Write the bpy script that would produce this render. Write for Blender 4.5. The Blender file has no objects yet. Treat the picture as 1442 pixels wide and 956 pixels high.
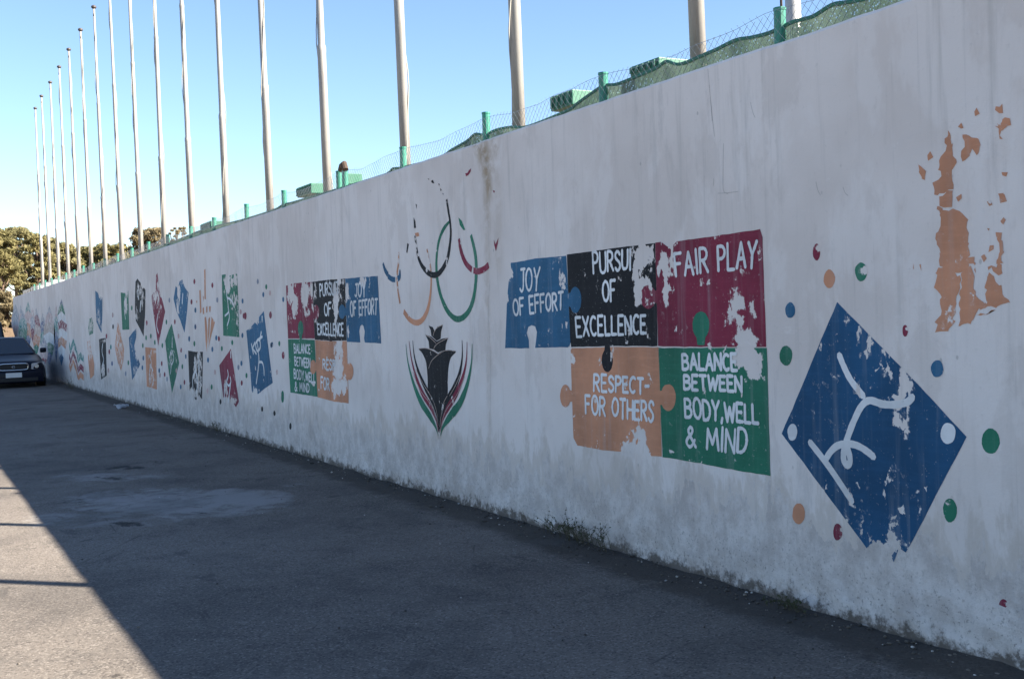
import bpy, bmesh, math, random
from mathutils import Vector, noise
R = math.radians
random.seed(7)
S = bpy.context.scene
COL = S.collection

# ------------------------------------------------------------------ camera
FPX, CX, CY = 1600.0, 721.0, 478.0           # focal length and centre, in pixels of the 1442 px wide photo
CAM_H, YAW, PITCH, ROLL = 1.55, R(28.2067), R(-1.3165), R(2.0)
F = Vector((math.cos(YAW)*math.cos(PITCH), -math.sin(YAW)*math.cos(PITCH), math.sin(PITCH)))
R0 = F.cross(Vector((0, 0, 1))).normalized(); U0 = R0.cross(F)
RV = R0*math.cos(ROLL) - U0*math.sin(ROLL); UV = R0*math.sin(ROLL) + U0*math.cos(ROLL)
EYE = Vector((0, 0, CAM_H))
cd = bpy.data.cameras.new('camera'); cam = bpy.data.objects.new('camera', cd); COL.objects.link(cam)
cd.sensor_width = 36; cd.lens = FPX/1442*36; cd.clip_start = .05; cd.clip_end = 4000
from mathutils import Matrix
cam.matrix_world = Matrix(((RV.x, UV.x, -F.x, 0), (RV.y, UV.y, -F.y, 0), (RV.z, UV.z, -F.z, CAM_H), (0, 0, 0, 1)))
S.camera = cam

# ------------------------------------------------------------------ sky, sun, exposure
SUN_EL = R(33.6); SUN_ROT = R(225)           # sun stands behind the wall, behind right of the photographer
w = bpy.data.worlds.new('World'); S.world = w; w.use_nodes = True
nt = w.node_tree; nt.nodes.clear()
sky = nt.nodes.new('ShaderNodeTexSky'); sky.sky_type = 'NISHITA'; sky.sun_disc = False
sky.sun_elevation = SUN_EL; sky.sun_rotation = SUN_ROT
sky.air_density = 1.0; sky.dust_density = .1; sky.ozone_density = 3.0; sky.altitude = 900
bg = nt.nodes.new('ShaderNodeBackground'); bg.inputs['Strength'].default_value = .056
wo = nt.nodes.new('ShaderNodeOutputWorld')
nt.links.new(sky.outputs[0], bg.inputs['Color']); nt.links.new(bg.outputs[0], wo.inputs['Surface'])
sd = bpy.data.lights.new('sun', 'SUN'); sd.energy = 5.0; sd.angle = R(.5); sd.color = (1, .90, .76)
sun = bpy.data.objects.new('sun', sd); COL.objects.link(sun); sun.location = (-30, -30, 40)
sdir = Vector((math.sin(SUN_ROT)*math.cos(SUN_EL), math.cos(SUN_ROT)*math.cos(SUN_EL), math.sin(SUN_EL)))
sun.rotation_euler = sdir.to_track_quat('Z', 'Y').to_euler()
S.view_settings.view_transform = 'Standard'; S.view_settings.look = 'None'
S.view_settings.exposure = 2.15; S.view_settings.gamma = 1.0; S.view_settings.use_curve_mapping = False
S.cycles.max_bounces = 6; S.cycles.diffuse_bounces = 4; S.cycles.transparent_max_bounces = 12

# ------------------------------------------------------------------ where a photo point lies in the place
WY, WH, WT = -3.9636, 2.878, .25             # wall face, height, thickness
WX0, WX1 = -9.0, 49.45
def ray(x, y): return F + RV*((x-CX)/FPX) - UV*((y-CY)/FPX)
def at_wall(p, off=0.0):
    d = ray(*p); t = (WY-off)/d.y; return EYE + d*t
def at_ground(p, z=0.0):
    d = ray(*p); t = (z-CAM_H)/d.z; return EYE + d*t
def at_x(p, X):
    d = ray(*p); return EYE + d*(X/d.x)
def to_px(P):
    d = P-EYE; k = d.dot(F); return (CX+FPX*d.dot(RV)/k, CY-FPX*d.dot(UV)/k)

# ------------------------------------------------------------------ node helper
class NT:
    def __init__(s, tree): s.t = tree
    def n(s, kind, **kw):
        nd = s.t.nodes.new(kind)
        for k, v in kw.items(): setattr(nd, k, v)
        return nd
    def put(s, sock, v):
        if v is None: return
        if hasattr(v, 'is_linked') or isinstance(v, bpy.types.NodeSocket): s.t.links.new(v, sock)
        else: sock.default_value = v
    def m(s, op, a, b=None, c=None):
        nd = s.n('ShaderNodeMath', operation=op)
        s.put(nd.inputs[0], a); s.put(nd.inputs[1], b); s.put(nd.inputs[2], c)
        return nd.outputs[0]
    def noise(s, vec, scale, detail=4, rough=.55, dist=0.0):
        nd = s.n('ShaderNodeTexNoise'); s.put(nd.inputs['Vector'], vec)
        nd.inputs['Scale'].default_value = scale; nd.inputs['Detail'].default_value = detail
        nd.inputs['Roughness'].default_value = rough; nd.inputs['Distortion'].default_value = dist
        return nd.outputs['Fac']
    def voro(s, vec, scale, out='Distance', feature='F1'):
        nd = s.n('ShaderNodeTexVoronoi', feature=feature); s.put(nd.inputs['Vector'], vec); nd.inputs['Scale'].default_value = scale
        return nd.outputs[out]
    def step(s, v, a, b, lo=0.0, hi=1.0):
        nd = s.n('ShaderNodeMapRange', interpolation_type='SMOOTHSTEP'); s.put(nd.inputs['Value'], v)
        nd.inputs['From Min'].default_value = a; nd.inputs['From Max'].default_value = b
        nd.inputs['To Min'].default_value = lo; nd.inputs['To Max'].default_value = hi
        return nd.outputs['Result']
    def mix(s, f, a, b, mode='MIX'):
        nd = s.n('ShaderNodeMix', data_type='RGBA', blend_type=mode)
        s.put(nd.inputs['Factor'], f)
        s.put(nd.inputs[6], (*a, 1) if isinstance(a, tuple) else a); s.put(nd.inputs[7], (*b, 1) if isinstance(b, tuple) else b)
        return nd.outputs[2]
    def pos(s): return s.n('ShaderNodeNewGeometry').outputs['Position']
    def attr(s, name):
        return s.n('ShaderNodeAttribute', attribute_name=name).outputs['Fac']
    def scaled(s, vec, sc, off=(0, 0, 0)):
        nd = s.n('ShaderNodeMapping'); s.put(nd.inputs['Vector'], vec); nd.inputs['Scale'].default_value = sc; nd.inputs['Location'].default_value = off
        return nd.outputs[0]
    def bump(s, h, strength, dist):
        nd = s.n('ShaderNodeBump'); s.put(nd.inputs['Height'], h); nd.inputs['Strength'].default_value = strength; nd.inputs['Distance'].default_value = dist
        return nd.outputs[0]

def new_mat(name):
    m = bpy.data.materials.new(name); m.use_nodes = True
    t = m.node_tree; b = t.nodes['Principled BSDF']
    return m, NT(t), b

def simple(name, col, rough=.5, metal=0.0, var=.12, scale=6.0, spec=.5, bump=0.0):
    m, T, b = new_mat(name)
    p = T.n('ShaderNodeTexCoord').outputs['Object']
    v = T.noise(p, scale, 5)
    c = T.mix(v, tuple(x*(1-var) for x in col), tuple(min(1, x*(1+var)) for x in col))
    T.put(b.inputs['Base Color'], c); b.inputs['Roughness'].default_value = rough; b.inputs['Metallic'].default_value = metal
    b.inputs['Specular IOR Level'].default_value = spec
    if bump: T.put(b.inputs['Normal'], T.bump(T.noise(p, scale*5, 4), bump, .01))
    return m

# plaster: the same weathered limewash wherever the wall shows, also through worn paint
pg = bpy.data.node_groups.new('weathered_plaster', 'ShaderNodeTree')
pg.interface.new_socket('Color', in_out='OUTPUT', socket_type='NodeSocketColor')
pg.interface.new_socket('Height', in_out='OUTPUT', socket_type='NodeSocketFloat')
T = NT(pg); go = pg.nodes.new('NodeGroupOutput')
P = T.pos(); sx = T.n('ShaderNodeSeparateXYZ'); T.put(sx.inputs[0], P); Z = sx.outputs['Z']
big = T.noise(P, .7, 4, .6); mid = T.noise(P, 2.6, 6, .65, .4); fine = T.noise(P, 28, 5, .6)
col = T.mix(T.step(big, .36, .64), (.70, .635, .60), (.80, .74, .71))
wash = T.noise(T.scaled(P, (1, 1, .45)), 2.1, 6, .62, .3)
col = T.mix(T.step(wash, .52, .60, 0, .42), col, (.84, .795, .775))                  # patches of fresher whitewash
wash2 = T.noise(T.scaled(P, (1, 1, .5), (7, 0, 3)), 3.4, 6, .65, .2)
col = T.mix(T.step(wash2, .54, .63, 0, .36), col, (.60, .54, .505))                  # thin spots where the render shows
strk = T.noise(T.scaled(P, (11, 1, .55)), 1.0, 5, .65)
high = T.step(Z, .6, 1.9)
col = T.mix(T.m('MULTIPLY', T.step(strk, .52, .74, 0, .42), T.m('ADD', T.m('MULTIPLY', high, .8), .2)), col, (.44, .415, .39))    # rain streaks
strk2 = T.noise(T.scaled(P, (38, 1, 1.1), (3, 0, 0)), 1.0, 4, .6)
col = T.mix(T.step(strk2, .60, .78, 0, .35), col, (.40, .38, .36))
col = T.mix(T.step(fine, .60, .75, 0, .22), col, (.40, .38, .36))
run = T.m('MULTIPLY', T.step(T.noise(T.scaled(P, (5, 1, .9), (11, 0, 2)), 1.6, 8, .72, .3), .55, .68), T.step(T.noise(P, .55, 3), .42, .6))
col = T.mix(T.m('MULTIPLY', run, .34), col, (.43, .405, .395))
pock = T.voro(T.scaled(P, (1, 1, .7)), 7, 'Distance'); pk = T.m('MULTIPLY', T.step(pock, .075, .045), T.step(T.noise(P, 1.3, 3), .5, .56))
col = T.mix(T.m('MULTIPLY', pk, .5), col, (.36, .34, .325))
scf = T.noise(T.scaled(P, (2.2, 1, 7), (5, 0, 5)), 2.4, 8, .75, .4)
col = T.mix(T.step(scf, .62, .70, 0, .3), col, (.86, .82, .80))
# damp, flaking foot of the wall
edge = T.noise(T.scaled(P, (4.0, 1, 1.5)), 1.8, 9, .66, .3)
foot = T.m('ADD', T.m('ADD', Z, .08), T.m('MULTIPLY', T.m('SUBTRACT', edge, .5), 1.2))
fm = T.step(foot, .56, .51)
fcol = T.mix(T.step(T.noise(T.scaled(P, (1.1, 1, .9)), 5, 9, .74), .36, .64), (.36, .315, .29), (.70, .655, .63))
fcol = T.mix(T.step(T.noise(T.scaled(P, (1.6, 1, 1)), 15, 7, .75), .53, .66, 0, .65), fcol, (.30, .262, .235))
col = T.mix(T.m('MULTIPLY', fm, .56), col, fcol)
hal = T.m('MULTIPLY', T.step(foot, .50, .58), T.step(foot, .74, .60))
col = T.mix(T.m('MULTIPLY', hal, .42), col, (.50, .43, .36))                           # tan tide line above it
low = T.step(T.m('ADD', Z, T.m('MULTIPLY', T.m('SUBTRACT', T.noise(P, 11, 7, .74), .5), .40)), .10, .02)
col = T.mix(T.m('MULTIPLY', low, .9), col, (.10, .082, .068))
spk = T.noise(P, 60, 3, .6)
col = T.mix(T.m('MULTIPLY', T.step(Z, .55, .1), T.step(spk, .58, .68, 0, .6)), col, (.20, .18, .165))
# rust run under the coping and dark bluish marks low near the far end (attributes laid on the wall)
st = T.attr('stain')
col = T.mix(T.m('MULTIPLY', st, T.step(T.noise(P, 9, 6, .7), .30, .62)), col, (.36, .27, .175))
dk = T.attr('dark_marks')
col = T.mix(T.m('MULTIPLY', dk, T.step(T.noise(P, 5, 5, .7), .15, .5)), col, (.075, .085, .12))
col = T.mix(1.0, col, (.965, .945, .925), 'MULTIPLY')
T.put(go.inputs['Color'], col)
hh = T.m('ADD', T.m('MULTIPLY', mid, .9), T.m('MULTIPLY', fine, .35))
hh = T.m('ADD', hh, T.m('MULTIPLY', T.m('MULTIPLY', fm, -.5), 1.0))
hh = T.m('ADD', hh, T.m('MULTIPLY', T.m('MULTIPLY', T.noise(P, 19, 6, .75), fm), 1.6))
T.put(go.inputs['Height'], hh)

def plaster_mat():
    m, T, b = new_mat('weathered_whitewash')
    g = T.n('ShaderNodeGroup'); g.node_tree = pg
    T.put(b.inputs['Base Color'], g.outputs['Color']); b.inputs['Roughness'].default_value = .9
    b.inputs['Specular IOR Level'].default_value = .2
    T.put(b.inputs['Normal'], T.bump(g.outputs['Height'], .5, .012))
    return m
M_PLASTER = plaster_mat()

def paint(name, c, wear=0.0, fade=.25):
    """mural paint that chips away to the plaster: 'peel' says where, noise says how"""
    m, T, b = new_mat(name)
    g = T.n('ShaderNodeGroup'); g.node_tree = pg
    P = T.pos()
    n = T.m('ADD', T.m('MULTIPLY', T.noise(T.scaled(P, (1, 1, .7)), 10, 6, .62, .6), .72), T.m('MULTIPLY', T.noise(P, 40, 3, .55, .3), .28))
    wp = T.n('ShaderNodeVectorMath', operation='ADD'); T.put(wp.inputs[0], T.scaled(P, (1, 1, .62)))
    nv = T.n('ShaderNodeTexNoise'); T.put(nv.inputs['Vector'], P); nv.inputs['Scale'].default_value = 30
    sc_ = T.n('ShaderNodeVectorMath', operation='SCALE'); T.put(sc_.inputs[0], nv.outputs['Color']); sc_.inputs['Scale'].default_value = .035; T.put(wp.inputs[1], sc_.outputs[0])
    bwv = T.n('ShaderNodeRGBToBW'); T.put(bwv.inputs[0], T.voro(wp.outputs[0], 24, 'Color'))
    n = T.m('ADD', n, T.m('MULTIPLY', bwv.outputs[0], .35))
    k = T.m('ADD', T.m('MULTIPLY', T.m('SUBTRACT', n, .675), 2.0), T.m('MULTIPLY', T.attr('peel'), .66))
    off = T.step(k, .425-wear*2, .445-wear*2)
    tone = T.noise(T.scaled(P, (1, 1, .6)), 2.2, 5, .6)
    pc = T.mix(T.step(tone, .3, .7), tuple(x*.78 for x in c), tuple(min(1, x*1.16) for x in c))
    br = T.noise(T.scaled(P, (3, 1, 22)), 1.5, 5, .65, .3)
    pc = T.mix(T.step(br, .45, .75, 0, .22), pc, tuple(min(1, x*1.5+.02) for x in c))
    strk = T.noise(T.scaled(P, (16, 1, .9)), 1.0, 4, .6)
    pc = T.mix(T.step(strk, .5, .8, 0, fade), pc, (.45, .44, .44))
    dust = T.noise(P, 70, 3, .6)
    pc = T.mix(T.step(dust, .66, .74, 0, .5), pc, (.45, .43, .42))
    pc = T.mix(T.step(k, .32-wear*2, .43-wear*2, 0, .22), pc, g.outputs['Color'])
    col = T.mix(off, pc, g.outputs['Color'])
    T.put(b.inputs['Base Color'], col); b.inputs['Roughness'].default_value = .78; b.inputs['Specular IOR Level'].default_value = .3
    h = T.m('ADD', g.outputs['Height'], T.m('MULTIPLY', off, -.25))
    T.put(b.inputs['Normal'], T.bump(h, .4, .01))
    return m
PB = dict(
    blue=paint('blue_paint', (.026, .118, .222)), deep=paint('deep_blue_paint', (.012, .076, .168), .006),
    black=paint('black_paint', (.009, .009, .012), 0, .06), crimson=paint('crimson_paint', (.215, .022, .05), .012),
    orange=paint('orange_paint', (.56, .255, .145), .004), green=paint('green_paint', (.022, .165, .098)),
    teal=paint('teal_paint', (.03, .22, .20), .03), pale=paint('pale_pink_paint', (.52, .35, .33), .03),
    white=paint('white_paint', (.72, .72, .72), .01, .1), cream=paint('cream_paint', (.50, .38, .32), .0, .1),
    navy=paint('faded_blue_paint', (.055, .10, .22), .03), ashes=paint('faded_grey_paint', (.25, .27, .33), .05))

# ------------------------------------------------------------------ object helpers
def tag(o, label=None, cat=None, group=None, kind=None):
    if label: o['label'] = label
    if cat: o['category'] = cat
    if group: o['group'] = group
    if kind: o['kind'] = kind
    return o
def thing(name, label, cat, loc, group=None, rz=0.0):
    o = bpy.data.objects.new(name, None); COL.objects.link(o); o.location = loc; o.rotation_euler.z = rz
    o.empty_display_size = .2
    return tag(o, label, cat, group)
def link(name, bm, m, parent=None, loc=None, smooth=False, base=None):
    """bm in world coordinates when base is given (it is subtracted), else in the parent's space"""
    if base is not None: bmesh.ops.translate(bm, verts=bm.verts, vec=-Vector(base))
    me = bpy.data.meshes.new(name); bm.to_mesh(me); bm.free()
    if smooth:
        for p in me.polygons: p.use_smooth = True
    if m: me.materials.append(m)
    o = bpy.data.objects.new(name, me); COL.objects.link(o)
    if parent: o.parent = parent
    if loc is not None: o.location = loc
    return o
def box(bm, lo, hi, bev=0.0):
    r = bmesh.ops.create_cube(bm, size=1.0)
    c = (Vector(lo)+Vector(hi))/2; s = Vector(hi)-Vector(lo)
    for v in r['verts']: v.co = Vector((v.co.x*s.x, v.co.y*s.y, v.co.z*s.z)) + c
    if bev:
        es = list({e for v in r['verts'] for e in v.link_edges})
        bmesh.ops.bevel(bm, geom=es, offset=bev, segments=2, affect='EDGES', profile=.6)
def tube(bm, pts, rad, n=8, cap=True):
    rings = []; k = len(pts); pts = [Vector(p) for p in pts]
    rads = rad if isinstance(rad, (list, tuple)) else [rad]*k
    for i, p in enumerate(pts):
        d = (pts[min(i+1, k-1)]-pts[max(i-1, 0)]).normalized()
        a = Vector((0, 0, 1)) if abs(d.z) < .9 else Vector((1, 0, 0))
        u = d.cross(a).normalized(); v = d.cross(u)
        rings.append([bm.verts.new(p+(u*math.cos(2*math.pi*j/n)+v*math.sin(2*math.pi*j/n))*rads[i]) for j in range(n)])
    for i in range(k-1):
        for j in range(n):
            bm.faces.new((rings[i][j], rings[i][(j+1) % n], rings[i+1][(j+1) % n], rings[i+1][j]))
    if cap and n > 2: bm.faces.new(rings[0][::-1]); bm.faces.new(rings[-1])
def smooth_line(pts, per=6, closed=False):
    out = []; n = len(pts)
    for i in range(n if closed else n-1):
        g = (lambda j: pts[j % n]) if closed else (lambda j: pts[max(0, min(n-1, j))])
        p0, p1, p2, p3 = g(i-1), g(i), g(i+1), g(i+2)
        for k in range(per):
            t = k/per
            out.append(tuple(.5*(2*p1[a]+(p2[a]-p0[a])*t+(2*p0[a]-5*p1[a]+4*p2[a]-p3[a])*t*t+(3*p1[a]-p0[a]-3*p2[a]+p3[a])*t**3) for a in range(len(p1))))
    if not closed: out.append(tuple(pts[-1]))
    return out

# ================================================================== GROUND
def grid_mesh(bm, xs, ys, zf):
    rows = [[bm.verts.new((x, y, zf(x, y))) for x in xs] for y in ys]
    for j in range(len(ys)-1):
        for i in range(len(xs)-1):
            bm.faces.new((rows[j][i], rows[j][i+1], rows[j+1][i+1], rows[j+1][i]))
def steps(*seg):
    out = []
    for a, b, s in seg:
        n = max(1, round((b-a)/s)); out += [a+(b-a)*i/n for i in range(n)]
    return out+[seg[-1][1]]

m, T, b = new_mat('dry_earth')
P = T.pos()
c = T.mix(T.step(T.noise(P, .5, 6), .35, .65), (.10, .068, .042), (.165, .115, .072))
c = T.mix(T.step(T.noise(P, 14, 5), .5, .7, 0, .6), c, (.12, .09, .06))
T.put(b.inputs['Base Color'], c); b.inputs['Roughness'].default_value = .95
T.put(b.inputs['Normal'], T.bump(T.noise(P, 6, 6), .6, .08)); M_EARTH = m
bm = bmesh.new(); box(bm, (-1500, -1500, -.6), (1500, 1500, -.02))
g = link('ground', bm, M_EARTH); tag(g, kind='structure')

m, T, b = new_mat('worn_asphalt')
P = T.pos(); sp = T.n('ShaderNodeSeparateXYZ'); T.put(sp.inputs[0], P)
big = T.noise(P, .35, 5, .6); mid = T.noise(P, 2.2, 6, .65, .4)
c = T.mix(T.step(big, .35, .66), (.132, .117, .104), (.172, .152, .134))
c = T.mix(T.step(mid, .5, .72, 0, .55), c, (.075, .071, .068))
ag = T.voro(P, 105, 'Color'); bw = T.n('ShaderNodeRGBToBW'); T.put(bw.inputs[0], ag)
c = T.mix(T.step(bw.outputs[0], .64, .9, 0, .6), c, (.30, .27, .24))              # pale stones in the wearing course
c = T.mix(T.step(bw.outputs[0], .36, .12, 0, .6), c, (.04, .034, .033))
tar = T.noise(T.scaled(P, (.8, 1.5, 1)), 1.5, 6, .7, .6)
c = T.mix(T.step(tar, .60, .66, 0, .5), c, (.055, .052, .05))
# pale dried spill, oil marks and the dirt that gathers at the wall's foot
sm = T.attr('spill'); lim = T.m('ADD', sm, T.m('MULTIPLY', T.m('SUBTRACT', T.noise(P, 4.5, 9, .76, .6), .52), 3.4))
c = T.mix(T.m('MULTIPLY', T.step(lim, -.05, .8, 0, .9), T.step(sm, .02, .25)), c, (.27, .26, .25))
om = T.attr('oil'); oim = T.m('ADD', om, T.m('MULTIPLY', T.m('SUBTRACT', T.noise(P, 6, 7, .72), .5), 2.2))
c = T.mix(T.m('MULTIPLY', T.step(oim, .4, .7, 0, .9), T.step(om, .02, .2)), c, (.022, .021, .021))
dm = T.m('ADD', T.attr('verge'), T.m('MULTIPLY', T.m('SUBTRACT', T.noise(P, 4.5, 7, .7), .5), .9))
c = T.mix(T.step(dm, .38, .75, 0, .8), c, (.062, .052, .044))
tone2 = T.noise(P, .9, 6, .65, .5)
c = T.mix(T.step(tone2, .46, .66, 0, .38), c, (.062, .058, .056))
crk = T.voro(T.scaled(P, (1, 1, .2)), .55, 'Distance', 'DISTANCE_TO_EDGE')
cw = T.m('ADD', crk, T.m('MULTIPLY', T.noise(P, 6, 5), .02))
c = T.mix(T.m('MULTIPLY', T.step(cw, .0125, .010), T.step(big, .52, .58, 0, .45)), c, (.03, .03, .03))
T.put(b.inputs['Base Color'], c)
T.put(b.inputs['Roughness'], T.step(mid, .3, .7, .78, .95)); b.inputs['Specular IOR Level'].default_value = .12
bh = T.m('ADD', bw.outputs[0], T.m('MULTIPLY', T.noise(P, 40, 4), 1.2))
T.put(b.inputs['Normal'], T.bump(bh, .55, .006)); M_ROAD = m

bm = bmesh.new()
xs = steps((-12, 2, .8), (2, 14, .1), (14, 24, .2), (24, 58, .6)); ys = steps((WY-.02, WY+.6, .06), (WY+.6, .8, .1), (.8, 30, 1.2))
grid_mesh(bm, xs, ys, lambda x, y: .004*noise.noise(Vector((x*.6, y*.6, 0))) + .03*max(0, 1-(y-WY)/.22)*(.55+.8*noise.noise(Vector((x*1.7, 4, 0)))) * (y < WY+.22))
ls = bm.verts.layers.float.new('spill'); lo = bm.verts.layers.float.new('oil'); lv = bm.verts.layers.float.new('verge')
SP = [(250, 708, 130, 17, .8), (335, 702, 62, 12, 1.0), (90, 733, 55, 9, .45), (180, 728, 70, 12, .35), (138, 672, 55, 5, .5), (215, 671, 25, 3, .45),
      (600, 640, 60, 4, .3), (780, 762, 26, 5, .5), (415, 682, 14, 3, .5)]
OI = [(178, 658, 34, 3, .7), (160, 673, 30, 3, .6), (182, 738, 24, 3.5, .9), (284, 723, 12, 4, .55), (105, 706, 22, 6, .5), (205, 700, 40, 4, .3), (80, 715, 30, 3, .35),
      (300, 856, 14, 4, .5), (340, 745, 20, 5, .35), (495, 886, 24, 6, .4), (130, 662, 40, 3, .4), (880, 862, 60, 5, .35), (620, 800, 60, 6, .35),
      (15, 765, 12, 3, .55), (45, 783, 16, 2, .5), (14, 785, 10, 4, .5), (60, 870, 16, 3, .3), (160, 953, 22, 7, .5), (20, 690, 12, 3, .4)]
for v in bm.verts:
    if v.co.x > 1.5 and v.co.x < 30 and v.co.y < 1.5:
        q = to_px(v.co)
        for L, arr in ((ls, SP), (lo, OI)):
            a = 0.0
            for cx, cy, rx, ry, s in arr:
                d = ((q[0]-cx)/rx)**2+((q[1]-cy)/ry)**2
                if d < 1.8: a = max(a, s*(1-d/1.8)**.6)
            v[L] = a
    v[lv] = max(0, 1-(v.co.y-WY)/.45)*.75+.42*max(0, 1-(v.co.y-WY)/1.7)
road = link('road', bm, M_ROAD, smooth=True); tag(road, kind='structure')

# earth bank the trees grow on beyond the wall's end, and the raised ground behind the wall
bm = bmesh.new()
def bank(x, y):
    t = max(0, min(1, (x-56)/9)); t = t*t*(3-2*t)
    return -.03 + t*(2.3+.5*noise.noise(Vector((x*.2, y*.2, 1)))) + .1*noise.noise(Vector((x, y, 3)))*min(1, t*3)
grid_mesh(bm, steps((55, 75, .7), (75, 150, 6)), steps((-90, -12, 3), (-12, 8, .7), (8, 60, 4)), bank)
o = link('hillside', bm, M_EARTH, smooth=True); tag(o, kind='structure')
bm = bmesh.new(); box(bm, (WX0, -45, -.5), (WX1-.05, WY-WT-.01, WH-.22)); o = link('raised_terrain', bm, M_EARTH); tag(o, kind='structure')

# ================================================================== WALL
WB = Vector((20, WY, 0))
bm = bmesh.new()
xs = steps((WX0, 2.5, .4), (2.5, 13, .05), (13, 25, .12), (25, WX1, .3)); zs = steps((-.05, .4, .03), (.4, WH-.02, .09))
def wtop(x): return .007*noise.noise(Vector((x*1.3, 0, 5)))+.004*noise.noise(Vector((x*6, 0, 9)))
sl = bm.verts.layers.float.new('stain'); kl = bm.verts.layers.float.new('dark_marks')
def seg_d(p, a, b2):
    ax, ay = a; bx, by = b2; dx, dy = bx-ax, by-ay; t = max(0, min(1, ((p[0]-ax)*dx+(p[1]-ay)*dy)/(dx*dx+dy*dy+1e-9)))
    return math.hypot(p[0]-ax-t*dx, p[1]-ay-t*dy)
RUST = [((676, 196), (686, 236), 13, .9), ((697, 192), (697, 222), 7, .7), ((668, 203), (684, 225), 5, .9), ((684, 236), (689, 275), 7, .9), ((686, 275), (686, 330), 7, .5),
        ((688, 330), (684, 430), 5, .35), ((688, 430), (690, 640), 4, .25), ((700, 240), (703, 380), 7, .25)]
DARK_MARKS = [((72, 515), (76, 545), 9, .9), ((66, 500), (70, 530), 6, .7), ((96, 545), (108, 549), 3, .8)]  # dark bluish patches low on the wall near the sedan
rows = []
for z in zs:
    r = []
    for x in xs:
        rough = max(0, 1-z/.34)
        y = WY + .016*rough*(noise.noise(Vector((x*5, z*7, 0)))+.6*noise.noise(Vector((x*14, z*15, 2)))+.25) if z < .34 else WY
        v = bm.verts.new((x, y, z + (wtop(x) if z > 2.6 else 0))); r.append(v)
        if 0 < x < 48:
            q = to_px(v.co)
            if 640 < q[0] < 730:
                v[sl] = max(s*max(0, 1-(seg_d(q, a, b2)/rr)**2) for a, b2, rr, s in RUST)
            if q[0] < 130: v[kl] = max(s*max(0, 1-(seg_d(q, a, b2)/rr)**2) for a, b2, rr, s in DARK_MARKS)
    rows.append(r)
# rounded arris, coping top and back
for dy, dz in ((-.012, WH-.004), (-.03, WH), (-WT+.02, WH+.002), (-WT, WH-.02), (-WT, -.05)):
    rows.append([bm.verts.new((x, WY+dy, dz+(wtop(x) if dz > 1 else 0))) for x in xs])
for j in range(len(rows)-1):
    for i in range(len(xs)-1): bm.faces.new((rows[j][i], rows[j][i+1], rows[j+1][i+1], rows[j+1][i]))
for i in (0, len(xs)-1):
    bm.faces.new([r[i] for r in rows][::(-1 if i == 0 else 1)])
bmesh.ops.recalc_face_normals(bm, faces=bm.faces)
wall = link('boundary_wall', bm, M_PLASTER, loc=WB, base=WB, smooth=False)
tag(wall, 'long whitewashed wall with a peeling sports mural running beside the asphalt', 'wall')

# ------------------------------------------------------------------ mural helpers: everything is paint on the wall face
def conv(ox, oy, sc): return lambda pts: [(ox+p[0]*sc, oy+p[1]*sc, *p[2:]) for p in pts]
def peel_of(q, blobs):
    a = 0.0
    for bl in blobs:
        cx, cy, rx, ry, s = bl
        d = ((q[0]-cx)/rx)**2+((q[1]-cy)/ry)**2
        if d < 1.7: a = max(a, s*min(1, 1.15-.68*d))
    return a
def poly_into(bm, L, pts, off, blobs=(), cell=.05, jit=.004):
    """a painted patch: an outline in photo points laid on the wall, cut fine enough to carry the wear"""
    W = []
    n = len(pts); ws = [at_wall(p) for p in pts]
    for i in range(n):
        a, b2 = ws[i], ws[(i+1) % n]; k = max(1, int((b2-a).length/(.05 if jit < .01 else .014)))
        for j in range(k):
            q = a.lerp(b2, j/k)
            jx = jit*noise.noise(Vector((q.x*29, q.z*29, 1))); jz = jit*noise.noise(Vector((q.x*29, q.z*29, 7)))
            if jit > .01:
                jx += .55*jit*noise.noise(Vector((q.x*85, q.z*85, 3))); jz += .55*jit*noise.noise(Vector((q.x*85, q.z*85, 5)))
            W.append(Vector((q.x+jx, WY+off*.45, q.z+jz)))
    tb = bmesh.new()
    try: f = tb.faces.new([tb.verts.new(q) for q in W]); f.normal_update()
    except ValueError: tb.free(); return
    bmesh.ops.triangulate(tb, faces=[f], ngon_method='EAR_CLIP')
    x0, x1 = min(q.x for q in W), max(q.x for q in W); z0, z1 = min(q.z for q in W), max(q.z for q in W)
    if blobs:
        for ax, lo_, hi_ in ((Vector((1, 0, 0)), x0, x1), (Vector((0, 0, 1)), z0, z1)):
            k = int((hi_-lo_)/cell)
            for i in range(1, k+1):
                bmesh.ops.bisect_plane(tb, geom=tb.verts[:]+tb.edges[:]+tb.faces[:], plane_co=ax*(lo_+(hi_-lo_)*i/(k+1)), plane_no=ax, dist=1e-5)
    vm = {}
    for v in tb.verts:
        nv = bm.verts.new(v.co); vm[v] = nv
        nv[L] = peel_of(to_px(v.co), blobs) if blobs else 0.0
    for f in tb.faces:
        try: nf = bm.faces.new([vm[v] for v in f.verts])
        except ValueError: continue
        nf.normal_update()
        if nf.normal.y < 0: nf.normal_flip()
    tb.free()
def mural(name, polys, m, off=.002, blobs=(), parent=None, label=None, cell=.05, jit=.004):
    bm = bmesh.new(); L = bm.verts.layers.float.new('peel')
    for i, p in enumerate(polys): poly_into(bm, L, p, off+(i % 3)*.0009, blobs, cell, jit)
    par = parent or wall
    o = link(name, bm, m, par, base=WB)
    if label: o['label'] = label
    return o
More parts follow.
